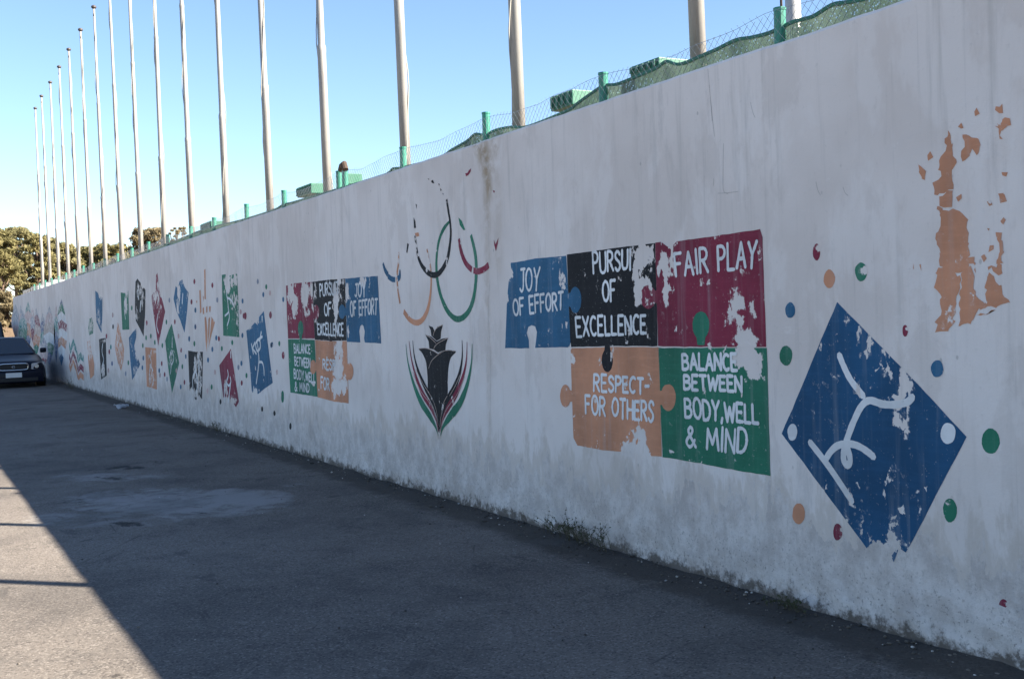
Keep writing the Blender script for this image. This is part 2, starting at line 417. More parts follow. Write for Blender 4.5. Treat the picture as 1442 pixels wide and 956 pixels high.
def ribbon_into(bm, L, pts, width, off, blobs=(), px=False, wob=.08, cap=True):
    """one brush stroke: photo points (x, y[, width]) -> a strip of paint; width in metres, or in photo px when px"""
    ws = [at_wall(p[:2]) for p in pts]; n = len(ws)
    k = [ (ws[i]-EYE).dot(F)/FPX for i in range(n)]
    wd = [(p[2] if len(p) > 2 else width)*(k[i] if px else 1) for i, p in enumerate(pts)]
    V = []
    if cap:
        d = (ws[1]-ws[0]).normalized(); e = (ws[-1]-ws[-2]).normalized()
        ws = [ws[0]-d*wd[0]*.42] + ws + [ws[-1]+e*wd[-1]*.42]; wd = [wd[0]*.45]+wd+[wd[-1]*.45]; n += 2
    for i in range(n):
        d = ws[min(i+1, n-1)]-ws[max(i-1, 0)]; d = Vector((d.x, 0, d.z)).normalized(); nn = Vector((-d.z, 0, d.x))
        h = wd[i]*.5*(1+wob*noise.noise(Vector((ws[i].x*31, ws[i].z*31, i))))
        pr = []
        for s in (-1, 1):
            q = ws[i]+nn*s*h; v = bm.verts.new((q.x, WY+off*.45+.0005*i/n, q.z)); v[L] = peel_of(to_px(v.co), blobs) if blobs else 0.0; pr.append(v)
        V.append(pr)
    for i in range(n-1):
        f = bm.faces.new((V[i][0], V[i][1], V[i+1][1], V[i+1][0])); f.normal_update()
        if f.normal.y < 0: f.normal_flip()
def strokes(name, lines, m, width, off, parent=None, px=False, blobs=(), per=5, label=None, cap=True, wob=.12):
    bm = bmesh.new(); L = bm.verts.layers.float.new('peel')
    for i, ln in enumerate(lines):
        pts = smooth_line(ln, per) if len(ln) > 2 else ln
        if len(pts) == 2:
            a, b2 = pts; pts = [tuple(a[q]+(b2[q]-a[q])*t/4 for q in range(len(a))) for t in range(5)]
        ribbon_into(bm, L, pts, width, off+(i % 5)*.0003, blobs, px, wob, cap)
    o = link(name, bm, m, parent or wall, base=WB)
    if label: o['label'] = label
    return o
def oval(cx, cy, rx, ry, n=20, ph=0.0):
    return [(cx+rx*math.cos(2*math.pi*i/n+ph), cy+ry*math.sin(2*math.pi*i/n+ph)) for i in range(n)]

# brush alphabet: strokes in a cell x 0..w, y 0 (foot) .. 1 (head)
def arc(cx, cy, rx, ry, a0, a1, n=8): return [(cx+rx*math.cos(R(a0+(a1-a0)*i/n)), cy+ry*math.sin(R(a0+(a1-a0)*i/n))) for i in range(n+1)]
G = {
 'A': (.62, [[(0, 0), (.3, 1)], [(.3, 1), (.62, 0)], [(.13, .36), (.5, .36)]]),
 'B': (.55, [[(0, 0), (0, 1)], [(0, 1)]+arc(.22, .77, .26, .23, 90, -90)+[(0, .54)], [(0, .54)]+arc(.25, .27, .3, .27, 90, -90)+[(0, 0)]]),
 'C': (.55, [arc(.32, .5, .32, .5, 55, 305, 12)]),
 'D': (.58, [[(0, 0), (0, 1)], [(0, 1)]+arc(.18, .5, .4, .5, 85, -85, 10)+[(0, 0)]]),
 'E': (.5, [[(0, 0), (0, 1)], [(0, 1), (.48, 1)], [(0, .52), (.4, .52)], [(0, 0), (.5, 0)]]),
 'F': (.48, [[(0, 0), (0, 1)], [(0, 1), (.48, 1)], [(0, .54), (.38, .54)]]),
 'H': (.56, [[(0, 0), (0, 1)], [(.56, 0), (.56, 1)], [(0, .5), (.56, .5)]]),
 'I': (.1, [[(.05, 0), (.05, 1)]]),
 'J': (.42, [[(.1, 1), (.5, 1)], [(.36, 1), (.36, .28), (.3, .06), (.16, 0), (.02, .12)]]),
 'L': (.46, [[(0, 1), (0, 0)], [(0, 0), (.46, 0)]]),
 'M': (.78, [[(0, 0), (.1, 1)], [(.1, 1), (.38, .25)], [(.38, .25), (.66, 1)], [(.66, 1), (.78, 0)]]),
 'N': (.6, [[(0, 0), (0, 1)], [(0, 1), (.58, 0)], [(.58, 0), (.58, 1)]]),
 'O': (.62, [arc(.31, .5, .31, .5, 90, 455, 16)]),
 'P': (.5, [[(0, 0), (0, 1)], [(0, 1)]+arc(.2, .74, .29, .26, 90, -90)+[(0, .48)]]),
 'R': (.56, [[(0, 0), (0, 1)], [(0, 1)]+arc(.22, .75, .28, .25, 90, -90)+[(0, .5)], [(.2, .5), (.56, 0)]]),
 'S': (.5, [[(.47, .84), (.36, .97), (.2, 1), (.05, .88), (.06, .68), (.25, .53), (.42, .4), (.48, .22), (.36, .04), (.18, 0), (.02, .14)]]),
 'T': (.56, [[(0, 1), (.56, 1)], [(.28, 1), (.28, 0)]]),
 'U': (.56, [[(0, 1), (0, .3), (.1, .05), (.28, 0), (.46, .05), (.56, .3), (.56, 1)]]),
 'W': (.85, [[(0, 1), (.2, 0)], [(.2, 0), (.43, .8)], [(.43, .8), (.64, 0)], [(.64, 0), (.85, 1)]]),
 'X': (.55, [[(0, 1), (.55, 0)], [(.55, 1), (0, 0)]]),
 'Y': (.58, [[(0, 1), (.29, .5)], [(.58, 1), (.29, .5)], [(.29, .5), (.27, 0)]]),
 '&': (.62, [[(.62, .02), (.2, .66), (.16, .86), (.28, 1), (.42, .88), (.36, .68), (.08, .4), (.02, .2), (.14, .02), (.34, .04), (.56, .36)]]),
 ',': (.1, [[(.08, .1), (.0, -.16)]]), '-': (.4, [[(0, .5), (.36, .52)]]), ' ': (.34, []), '.': (.1, [[(.04, 0), (.06, .04)]])}
def lettering(text, quad, parent, width, m=None, off=.0055, blobs=(), gap=.2):
    rnd = random.Random(text+str(quad[0])); adv = []; x = 0
    for ch in text:
        adv.append(x); x += G[ch][0]+gap
    tot = x-gap; tl, tr, br, bl = quad; lines = []
    for ch, x0 in zip(text, adv):
        dy, sc, sh = rnd.uniform(-.035, .035), rnd.uniform(.94, 1.06), rnd.uniform(-.05, .05)
        for ln in G[ch][1]:
            o = []
            for (gx, gy) in ln:
                u = (x0+gx+sh*(gy-.5))/tot; v = .5+(gy-.5)*sc+dy
                top = (tl[0]+(tr[0]-tl[0])*u, tl[1]+(tr[1]-tl[1])*u); bot = (bl[0]+(br[0]-bl[0])*u, bl[1]+(br[1]-bl[1])*u)
                o.append((bot[0]+(top[0]-bot[0])*v, bot[1]+(top[1]-bot[1])*v))
            lines.append(o)
    return strokes('lettering', lines, m or PB['white'], width, off, parent, blobs=blobs, per=3, wob=.34)

# ------------------------------------------------------------------ large puzzle
c7 = conv(690, 310, .3977)
def B7(*bl): return [(690+a*.3977, 310+b2*.3977, rx*.3977, ry*.3977, s) for a, b2, rx, ry, s in bl]
def tab(cx, cy, rx, ry, side):
    """round puzzle knob with a waisted neck reaching back to its piece"""
    pts = []
    a0 = {'r': 180, 'l': 0, 'd': -90, 'u': 90}[side]
    for i in range(19):
        a = R(a0+32+(360-64)*i/18); pts.append((cx+rx*math.cos(a), cy+ry*math.sin(a)))
    n = {'r': ((-1.35, -.46), (-1.35, .46)), 'l': ((1.35, .46), (1.35, -.46)), 'd': ((.42, -1.4), (-.42, -1.4)), 'u': ((-.42, 1.4), (.42, 1.4))}[side]
    pts += [(cx+rx*n[0][0], cy+ry*n[0][1]), (cx+rx*n[1][0], cy+ry*n[1][1])]
    # keep the loop simple: neck points join the ends of the arc
    e, s = pts[18], pts[0]; q1, q2 = pts[19], pts[20]
    if math.hypot(q1[0]-e[0], q1[1]-e[1]) > math.hypot(q2[0]-e[0], q2[1]-e[1]): pts[19], pts[20] = q2, q1
    return pts
bl_blue = B7((68, 185, 16, 30, 1), (60, 280, 12, 40, .8), (258, 205, 13, 34, 1), (62, 330, 12, 12, .7), (150, 140, 60, 12, .35), (60, 240, 8, 60, .5), (262, 235, 8, 12, .8))
pz1 = mural('puzzle_piece', [c7([(74, 152), (160, 136), (270, 126), (272, 150), (280, 320), (287, 449), (170, 452), (160, 452), (164, 420), (167, 395), (160, 376), (148, 371), (136, 378), (131, 400), (138, 425), (139, 453), (54, 453), (60, 300), (66, 220)]),
                             c7(tab(303, 282, 21, 47, 'r'))], PB['blue'], .0022, bl_blue, label='blue puzzle piece lettered JOY OF EFFORT')
bl_blk = B7((540, 130, 42, 46, 1.3), (525, 190, 26, 50, 1.1), (520, 255, 14, 45, 1), (575, 95, 12, 25, .3), (565, 140, 14, 20, .6), (500, 100, 8, 20, .6), (320, 175, 8, 6, .4), (545, 225, 22, 28, 1.1),
            (505, 385, 16, 22, .55), (480, 420, 30, 40, .25), (300, 330, 12, 16, .35), (430, 446, 80, 4, .3))
pz2 = mural('puzzle_piece', [c7([(273, 122), (400, 105), (500, 92), (585, 82), (590, 260), (594, 446), (440, 445), (286, 449), (279, 300)]),
                             c7(tab(416, 497, 20, 42, 'd'))], PB['black'], .0026, bl_blk, label='black puzzle piece lettered PURSUIT OF EXCELLENCE')
bl_red = B7((622, 140, 22, 70, 1.1), (640, 160, 16, 40, .9), (625, 240, 16, 22, 1), (626, 285, 10, 30, .9), (640, 90, 26, 12, .8), (600, 170, 12, 24, .6), (955, 120, 10, 60, .55), (875, 290, 26, 26, 1.2),
            (858, 330, 16, 40, 1.2), (930, 315, 9, 34, 1.2), (885, 370, 22, 30, 1.2), (900, 420, 34, 40, 1.4), (925, 435, 30, 30, 1.0), (668, 372, 9, 10, 1), (665, 385, 4, 8, 1), (560, 285, 24, 20, .7), (545, 250, 26, 14, .6),
            (715, 250, 4, 9, .6), (690, 410, 5, 6, .7), (560, 240, 8, 30, .5), (760, 66, 20, 6, .7), (815, 62, 14, 9, .7), (645, 395, 8, 8, .4))
pz3 = mural('puzzle_piece', [c7([(586, 80), (606, 78), (640, 100), (662, 76), (760, 62), (956, 33), (966, 60), (972, 260), (979, 450), (790, 449), (596, 446), (590, 260)]),
                             c7(tab(561, 272, 28, 42, 'l'))], PB['crimson'], .003, bl_red, label='crimson puzzle piece lettered FAIR PLAY, flaking in the corner')
bl_or = B7((520, 770, 28, 40, 1.2), (505, 810, 44, 30, 1.3), (535, 820, 26, 20, 1.1), (310, 795, 20, 12, .5), (570, 600, 20, 10, .3), (560, 835, 40, 8, .7), (295, 500, 12, 20, .35), (350, 800, 60, 8, .5), (520, 660, 18, 22, .6))
pz4 = mural('puzzle_piece', [c7([(286, 453), (440, 449), (597, 450), (601, 560), (609, 836), (540, 832), (480, 820), (400, 814), (310, 797), (296, 770), (290, 600)]),
                             c7(tab(268, 622, 19, 40, 'l')), c7(tab(632, 628, 27, 48, 'r'))], PB['orange'], .0034, bl_or, label='orange puzzle piece lettered RESPECT FOR OTHERS')
bl_gr = B7((890, 490, 36, 40, 1.3), (935, 510, 38, 48, 1.4), (910, 470, 50, 26, 1.2), (640, 820, 18, 10, .5), (965, 855, 16, 10, .6), (760, 865, 40, 8, .5), (700, 850, 30, 5, .45), (750, 770, 10, 6, .4))
pz5 = mural('puzzle_piece', [c7([(598, 452), (790, 452), (981, 453), (988, 700), (994, 905), (900, 890), (770, 865), (612, 838), (604, 640)]),
                             c7(tab(748, 373, 30, 50, 'u'))], PB['green'], .0038, bl_gr, label='green puzzle piece lettered BALANCE BETWEEN BODY, WELL & MIND')
def q7(*p): return c7(p)
lw = .0205
lettering('JOY', q7((107, 180), (178, 168), (176, 246), (108, 253)), pz1, lw, off=.0072)
lettering('OF EFFORT', q7((82, 282), (260, 252), (260, 315), (86, 336)), pz1, lw, off=.0072)
bt = B7((500, 130, 14, 30, .6), (520, 375, 14, 24, .5))
lettering('PURSUI', q7((365, 116), (500, 104), (500, 172), (368, 190)), pz2, lw, off=.0076, blobs=bt)
lettering('OF', q7((400, 218), (445, 212), (445, 284), (402, 290)), pz2, lw, off=.0076)
lettering('EXCELLENCE', q7((305, 345), (553, 336), (554, 400), (308, 410)), pz2, lw, off=.0076)
lettering('FAIR PLAY', q7((654, 118), (946, 72), (944, 166), (660, 198)), pz3, lw, off=.008)
lettering('RESPECT-', q7((370, 548), (566, 560), (566, 614), (370, 605)), pz4, lw, off=.0084, blobs=B7((570, 570, 30, 30, .2)))
lettering('FOR OTHERS', q7((340, 620), (582, 645), (580, 712), (340, 682)), pz4, lw, off=.0084, blobs=B7((520, 660, 20, 25, .3)))
lettering('BALANCE', q7((683, 474), (874, 474), (876, 530), (684, 529)), pz5, lw, off=.0088)
lettering('BETWEEN', q7((688, 548), (894, 556), (894, 607), (690, 598)), pz5, lw, off=.0088)
lettering('BODY,WELL', q7((691, 630), (950, 658), (952, 720), (694, 697)), pz5, lw, off=.0088)
lettering('& MIND', q7((697, 736), (912, 738), (910, 828), (697, 800)), pz5, lw, off=.0088)

# ------------------------------------------------------------------ small puzzle, mirrored, further along the wall
c4 = conv(380, 370, .2406)
def B4(*bl): return [(380+a*.2406, 370+b2*.2406, rx*.2406, ry*.2406, s) for a, b2, rx, ry, s in bl]
s1 = mural('puzzle_piece', [c4([(95, 135), (140, 120), (170, 118), (250, 112), (255, 280), (263, 443), (190, 443), (107, 443), (100, 290)]), c4(tab(270, 290, 20, 44, 'r'))], PB['crimson'], .0022,
           B4((125, 180, 20, 70, 1.3), (145, 250, 20, 70, 1.2), (205, 180, 22, 90, 1.2), (245, 165, 14, 60, 1), (225, 285, 34, 26, .7), (250, 260, 14, 26, .7), (140, 405, 14, 10, .8), (110, 330, 8, 30, .5)),
           label='crimson puzzle piece, mostly flaked away at the top')
s2 = mural('puzzle_piece', [c4([(250, 112), (340, 100), (440, 94), (446, 300), (450, 455), (360, 457), (264, 450), (256, 280)]), c4(tab(358, 512, 16, 44, 'd'))], PB['black'], .0026,
           B4((385, 230, 16, 120, 1.2), (415, 110, 24, 26, 1), (400, 180, 20, 60, .8), (385, 380, 10, 70, 1), (265, 160, 14, 60, .6), (440, 190, 10, 70, .7), (390, 140, 20, 30, .8)), label='black puzzle piece split by a long white scar')
s3 = mural('puzzle_piece', [c4([(442, 93), (540, 84), (632, 78), (642, 280), (652, 472), (556, 466), (552, 440), (556, 400), (548, 370), (540, 362), (530, 372), (524, 400), (528, 440), (530, 466), (452, 462), (447, 290)]), c4(tab(424, 287, 20, 42, 'l'))], PB['blue'], .003,
           B4((452, 180, 16, 60, 1.1), (460, 130, 24, 16, .9), (545, 110, 20, 30, .9), (460, 400, 8, 40, .6), (455, 240, 8, 40, .6)), label='blue puzzle piece lettered JOY OF EFFORT, next to the rings')
s4 = mural('puzzle_piece', [c4([(107, 447), (190, 448), (263, 452), (270, 600), (281, 784), (200, 772), (121, 758), (112, 600)]), c4(tab(181, 385, 16, 46, 'u'))], PB['green'], .0034,
           B4((255, 705, 20, 10, .8), (230, 690, 20, 20, .4), (170, 440, 14, 10, .3)), label='green puzzle piece of the smaller puzzle')
s5 = mural('puzzle_piece', [c4([(266, 452), (360, 460), (450, 458), (458, 640), (462, 822), (370, 810), (281, 786), (272, 620)]), c4(tab(254, 610, 18, 42, 'l')), c4(tab(468, 636, 22, 50, 'r'))], PB['orange'], .0038,
           B4((400, 520, 26, 90, 1.3), (400, 620, 30, 90, 1.3), (410, 720, 46, 50, 1.3), (380, 770, 12, 40, .7), (440, 690, 20, 40, .9), (345, 640, 20, 20, .4), (290, 760, 8, 30, .5)), label='orange puzzle piece worn white down the middle')
def q4(*p): return c4(p)
l4 = .0235
lettering('PURSUIT', q4((292, 126), (404, 112), (406, 182), (296, 194)), s2, l4, off=.0072, blobs=B4((395, 150, 26, 40, .5)))
lettering('OF', q4((320, 240), (360, 234), (360, 306), (322, 312)), s2, l4, off=.0072)
lettering('EXCELLENCE', q4((280, 358), (432, 356), (432, 428), (282, 418)), s2, l4, off=.0072)
lettering('JOY', q4((500, 128), (562, 114), (562, 196), (500, 200)), s3, l4, off=.0076)
lettering('OF EFFORT', q4((472, 232), (632, 210), (630, 300), (474, 312)), s3, l4, off=.0076)
lettering('BALANCE', q4((142, 476), (238, 482), (238, 530), (144, 526)), s4, l4*.85, off=.008)
lettering('BETWEEN', q4((146, 552), (238, 562), (238, 612), (148, 600)), s4, l4*.85, off=.008)
lettering('BODY,WELL', q4((142, 622), (268, 652), (268, 700), (144, 674)), s4, l4*.85, off=.008)
lettering('& MIND', q4((147, 698), (232, 708), (232, 756), (149, 748)), s4, l4*.85, off=.008)
lettering('RESP', q4((312, 566), (384, 572), (384, 628), (312, 622)), s5, l4, off=.0084)
lettering('FOR', q4((300, 668), (350, 676), (350, 744), (302, 736)), s5, l4, off=.0084)

# ------------------------------------------------------------------ rings
c5 = conv(520, 190, .2825)
def ring(name, lines, m, off, frags=(), label=None, blobs=()):
    bm = bmesh.new(); L = bm.verts.layers.float.new('peel')
    for i, ln in enumerate(lines):
        ribbon_into(bm, L, smooth_line(c5(ln), 6), .01, off+i*.0003, [(520+a*.2825, 190+b2*.2825, r1*.2825, r2*.2825, s) for a, b2, r1, r2, s in blobs], px=False, wob=.15, cap=False)
    for i, fr in enumerate(frags): poly_into(bm, L, c5(fr), off+.0004, (), jit=.006)
    o = link(name, bm, m, wall, base=WB)
    if label: o['label'] = label
    return o
K = .2825*.0046   # zoom px -> metres of brush width on this stretch of wall
def wl(pts): return [(x, y, min(.050, max(w_, 8)*.0027)) for x, y, w_ in pts]
ring('painted_ring', [wl([(405, 427, 8), (372, 468, 14), (350, 520, 14), (339, 580, 14), (335, 650, 16), (341, 730, 18), (358, 805, 22), (385, 868, 27), (413, 904, 32), (440, 918, 34), (470, 908, 32), (500, 872, 26), (520, 815, 22), (530, 750, 18), (534, 680, 18), (531, 610, 18), (520, 550, 16), (507, 500, 14)])],
     PB['green'], .0026, [[(445, 412), (462, 428), (478, 472), (470, 475), (452, 450)]], 'green ring, the only one nearly whole', [(440, 905, 20, 14, .25)])
ring('painted_ring', [wl([(148, 582, 8), (146, 640, 12), (139, 700, 12), (143, 770, 12), (154, 840, 12)]), wl([(172, 880, 22), (202, 920, 28), (235, 936, 30), (265, 922, 28), (290, 875, 20), (303, 815, 15), (309, 745, 11), (308, 685, 10), (301, 625, 8), (288, 570, 6)])],
     PB['orange'], .003, [[(228, 490), (246, 486), (250, 505), (232, 510)]], 'faded orange ring', [(145, 680, 20, 120, .5), (300, 640, 16, 90, .45), (200, 920, 40, 20, .3)])
ring('painted_ring', [wl([(386, 322, 12), (395, 380, 12), (403, 430, 12), (407, 490, 13), (402, 550, 15), (392, 610, 18), (374, 655, 24), (348, 690, 28), (322, 699, 24), (295, 688, 20), (265, 655, 16), (246, 612, 14), (236, 560, 13), (230, 502, 14)])],
     PB['black'], .0036, [[(222, 412), (230, 430), (234, 465), (224, 466)], [(232, 342), (238, 350), (236, 370)], [(308, 232), (318, 225), (325, 242), (314, 243)], [(292, 216), (302, 222), (296, 226)], [(354, 266), (362, 276), (357, 282)],
                          [(345, 244), (352, 246), (348, 254)], [(366, 290), (372, 296), (368, 300)], [(190, 540), (198, 545), (190, 592), (186, 585)]], 'black ring broken into flakes at the top', [(300, 690, 60, 30, .4), (240, 560, 20, 80, .45), (400, 400, 20, 120, .35), (380, 640, 30, 60, .3)])
ring('painted_ring', [wl([(447, 518, 12), (456, 570, 18), (470, 615, 22), (488, 648, 30), (512, 672, 36)]), wl([(520, 676, 36), (545, 680, 40), (575, 668, 40), (596, 648, 36)])],
     PB['crimson'], .0041, [[(622, 522), (630, 545), (646, 512), (640, 545), (632, 582), (624, 550)], [(480, 192), (490, 190), (498, 176), (508, 168), (506, 182), (494, 200), (482, 206)], [(616, 276), (628, 280), (622, 290)]], 'crimson remains of a ring')
ring('painted_ring', [wl([(69, 640, 12), (80, 675, 26), (94, 698, 34)]), wl([(94, 704, 34), (112, 718, 36), (130, 722, 36)]), wl([(142, 718, 24), (152, 706, 20), (154, 672, 8)])], PB['blue'], .0046, (), 'blue remains of a ring')

# ------------------------------------------------------------------ flower emblem
c6 = conv(550, 440, .2093)
em = mural('flower_emblem', [c6(smooth_line([(190, 245), (238, 240), (285, 256), (320, 276), (360, 254), (440, 262), (408, 300), (390, 370), (385, 470), (384, 560), (362, 610), (345, 680), (328, 810), (318, 740), (300, 660), (272, 580), (252, 530), (250, 440), (240, 340), (215, 275)], 3, True)),
                             c6([(235, 148), (275, 163), (312, 195), (345, 177), (388, 171), (373, 215), (369, 253), (345, 258), (320, 268), (292, 250), (262, 240), (257, 195)]),
                             c6([(257, 88), (286, 98), (298, 128), (316, 95), (353, 84), (341, 130), (337, 176), (311, 190), (276, 158), (271, 120)])], PB['black'], .0024, label='black flower emblem between three-coloured leaves')
K6 = .2093*.0046
def w6(pts): return [(x, y, w_*.0021) for x, y, w_ in pts]
for nm, pts, m, i in (('black', [(150, 188, 3), (160, 290, 10), (188, 395, 18), (235, 505, 26), (280, 590, 28), (310, 680, 14), (322, 770, 4)], PB['black'], 0),
                     ('crimson', [(126, 192, 3), (141, 310, 10), (172, 430, 18), (218, 548, 28), (272, 635, 26), (310, 730, 10), (324, 800, 3)], PB['crimson'], 1),
                     ('green', [(104, 212, 3), (119, 340, 10), (158, 485, 22), (208, 605, 34), (262, 690, 32), (305, 770, 14), (322, 830, 3)], PB['green'], 2),
                     ('black', [(482, 186, 3), (483, 300, 10), (464, 415, 20), (425, 515, 28), (382, 595, 28), (350, 700, 14), (334, 780, 3)], PB['black'], 3),
                     ('crimson', [(516, 198, 3), (510, 330, 10), (482, 450, 20), (438, 555, 28), (388, 640, 26), (352, 720, 12), (336, 800, 3)], PB['crimson'], 4),
                     ('green', [(550, 210, 3), (545, 340, 10), (518, 480, 22), (470, 605, 34), (408, 690, 34), (354, 770, 14), (338, 830, 3)], PB['green'], 5)):
    strokes('leaf_stripe', [[(x, y, w_) for x, y, w_ in c6(w6(pts))]], m, .02, .0045+i*.0003, em, per=6, label=nm+' leaf stripe', cap=False)
strokes('outline', [c6([(258, 375), (275, 330), (300, 302), (330, 278), (362, 258), (400, 254), (440, 260)]), c6([(192, 243), (240, 240), (285, 256), (318, 276)]), c6([(292, 245), (305, 222), (335, 198), (388, 172)]), c6([(236, 148), (268, 168), (308, 206)]),
                    c6([(287, 160), (300, 122), (322, 98), (352, 84)]), c6([(252, 530), (285, 585), (312, 665), (322, 760)]), c6([(384, 560), (362, 600), (346, 665), (334, 770)]),
                    c6([(172, 380), (215, 470), (262, 540)]), c6([(470, 420), (440, 490), (400, 560)]), c6([(150, 400), (200, 520), (290, 650), (318, 800)]), c6([(500, 430), (450, 550), (370, 665), (338, 800)]), c6([(318, 800), (322, 850)]), c6([(338, 800), (334, 848)])],
        PB['cream'], .006, .0068, em, per=4, cap=False)

# ------------------------------------------------------------------ big blue lozenge with the gymnast
c8 = conv(1080, 320, .5858)
def B8(*bl): return [(1080+a*.5858, 320+b2*.5858, rx*.5858, ry*.5858, s) for a, b2, rx, ry, s in bl]
lz = mural('lozenge_panel', [c8([(169, 180), (345, 358), (480, 503), (335, 782), (318, 770), (305, 804), (290, 770), (268, 762), (240, 770), (36, 496)])], PB['deep'], .0024,
           B8((245, 285, 14, 34, .75), (285, 330, 18, 50, .85), (330, 375, 24, 36, .95), (318, 450, 22, 40, .85), (330, 505, 8, 20, .8), (255, 375, 16, 18, .7), (190, 235, 30, 20, .45), (225, 250, 40, 40, .38), (300, 400, 50, 60, .42), (270, 300, 40, 60, .38),
              (318, 690, 12, 26, .75), (300, 745, 20, 36, 1.0), (270, 775, 36, 20, 1.0), (325, 760, 12, 30, .6), (230, 690, 20, 40, .32), (240, 745, 12, 10, .4), (345, 640, 60, 60, .15)), label='blue lozenge with a white bar gymnast')
strokes('figure', [c8([(175, 308), (186, 335), (203, 368), (232, 405)]), c8([(350, 408), (338, 420), (310, 426), (280, 425), (248, 416), (228, 430), (210, 465), (195, 505), (186, 538), (186, 560), (194, 572), (201, 560), (196, 535), (190, 520)]),
                   c8([(143, 556), (155, 538), (172, 524), (198, 520), (222, 526), (244, 540), (257, 551)]), c8([(105, 517), (150, 575), (205, 657)])], PB['white'], .036, .005, lz, per=5)
mural('white_spot', [oval(*c8([(62, 492)])[0], 7, 12)], PB['white'], .005, parent=lz)
mural('white_spot', [oval(*c8([(436, 495)])[0], 10.5, 15)], PB['white'], .005, parent=lz)

# ------------------------------------------------------------------ flaking orange panel near the right edge
c9 = conv(1270, 130, .3660)
OR = [[(178, 152), (188, 165), (196, 205), (194, 235), (206, 262), (192, 330), (196, 370), (150, 385), (128, 388), (130, 335), (150, 322), (142, 295), (156, 245), (166, 232), (164, 200)],
      [(148, 398), (194, 380), (192, 430), (176, 440), (150, 425)], [(140, 435), (152, 430), (158, 465), (148, 470)],
      [(160, 470), (195, 455), (215, 465), (240, 478), (248, 520), (256, 560), (250, 684), (190, 686), (160, 670), (148, 640), (140, 545), (152, 520)],
      [(132, 690), (165, 682), (205, 700), (222, 712), (214, 770), (204, 800), (200, 895), (170, 912), (135, 922), (132, 880), (148, 865), (150, 790), (136, 745)],
      [(232, 700), (262, 688), (272, 710), (276, 770), (300, 790), (316, 812), (300, 830), (285, 850), (262, 885), (222, 892), (224, 790)],
      [(330, 710), (345, 702), (370, 740), (390, 760), (402, 790), (420, 806), (370, 820), (302, 838), (318, 800), (322, 745)],
      [(235, 165), (270, 175), (298, 180), (300, 240), (285, 235), (270, 215), (250, 262), (238, 268)], [(60, 270), (70, 268), (95, 315), (90, 340), (72, 325)], [(100, 240), (112, 232), (118, 250), (108, 262)],
      [(362, 58), (385, 56), (392, 78), (375, 86)], [(380, 115), (398, 105), (420, 120), (412, 136), (392, 138)], [(366, 125), (384, 122), (388, 175), (370, 172)], [(275, 75), (292, 66), (298, 80), (284, 90)],
      [(220, 125), (230, 112), (236, 140), (224, 142)], [(372, 380), (392, 375), (400, 420), (382, 426), (370, 405)], [(386, 310), (404, 306), (402, 320), (390, 322)], [(370, 550), (384, 545), (394, 600), (388, 660), (370, 665), (374, 610), (366, 580)],
      [(352, 680), (372, 665), (388, 682), (372, 706), (354, 700)], [(330, 672), (352, 655), (358, 672), (338, 685)], [(254, 640), (280, 630), (284, 668), (258, 672)], [(335, 590), (352, 584), (354, 604), (338, 608)], [(302, 630), (322, 622), (326, 640), (308, 648)],
      [(212, 402), (228, 400), (230, 414), (216, 418)], [(288, 856), (340, 842), (355, 836), (345, 850), (295, 864)], [(380, 495), (396, 492), (400, 520), (386, 508)], [(335, 425), (345, 422), (352, 440), (342, 442)], [(40, 660), (46, 680), (41, 682)], [(68, 664), (74, 666), (70, 686)],
      [(330, 520), (346, 526), (338, 534)], [(278, 684), (292, 682), (288, 698)]]
mural('flaking_panel', [c9([(sum(v[0] for v in p)/len(p)+(x-sum(v[0] for v in p)/len(p))*1.07, sum(v[1] for v in p)/len(p)+(y-sum(v[1] for v in p)/len(p))*1.05) for x, y in p]) for p in OR], PB['orange'], .0022, [(1322, 260, 60, 250, .12), (1385, 330, 60, 260, .15), (1338, 440, 26, 60, .22)], label='remains of an orange painted panel', cell=.06, jit=.020)
# ------------------------------------------------------------------ small sport panels further along
wsh = PB['white']
c2 = conv(110, 370, .2198); c3 = conv(260, 370, .23)
def Bk(c, sc, *bl): return [(*c([(a, b2)])[0], rx*sc, ry*sc, s) for a, b2, rx, ry, s in bl]
def panel(c, sc, pts, m, lab, blobs=(), figs=(), fw=.03):
    o = mural('sport_panel', [c(pts)], PB[m], .0024, Bk(c, sc, *[(a_, b_, r1, r2, s_*1.45) for a_, b_, r1, r2, s_ in blobs]), label=lab, cell=.07)
    if figs: strokes('figure', [c(f) for f in figs], wsh, fw, .005, o, per=4)
    return o
panel(c3, .23, [(228, 75), (258, 70), (275, 80), (300, 72), (322, 68), (330, 260), (335, 455), (237, 446), (232, 250)], 'green', 'upright green panel with a runner',
      [(262, 130, 16, 60, .95), (285, 120, 12, 40, .7), (310, 110, 12, 50, .7), (300, 230, 30, 60, .4), (322, 300, 10, 160, .4), (262, 80, 12, 14, .9)], [[(262, 150), (258, 190), (264, 230), (270, 290)], [(262, 215), (285, 228), (300, 262)], [(270, 285), (268, 305), (248, 325)], [(270, 290), (275, 335), (262, 384)]])
panel(c3, .23, [(378, 416), (410, 390), (430, 365), (450, 340), (485, 295), (512, 510), (540, 735), (490, 770), (440, 812), (412, 790), (400, 640)], 'blue', 'tilted blue panel with a figure raising its arms',
      [(430, 350, 50, 20, .6), (430, 800, 20, 40, .9), (395, 400, 20, 12, .6)], [[(410, 498), (416, 528), (422, 556)], [(432, 488), (418, 520)], [(416, 524), (440, 556)], [(450, 470), (436, 500), (446, 540), (464, 520), (462, 480), (450, 470)], [(446, 490), (452, 530)], [(470, 424), (462, 474)], [(476, 452), (452, 470)],
      [(452, 545), (456, 590), (452, 650), (440, 738)], [(458, 608), (476, 610), (486, 645), (488, 686)], [(476, 330), (476, 350)], [(424, 760), (430, 790)]], .034)
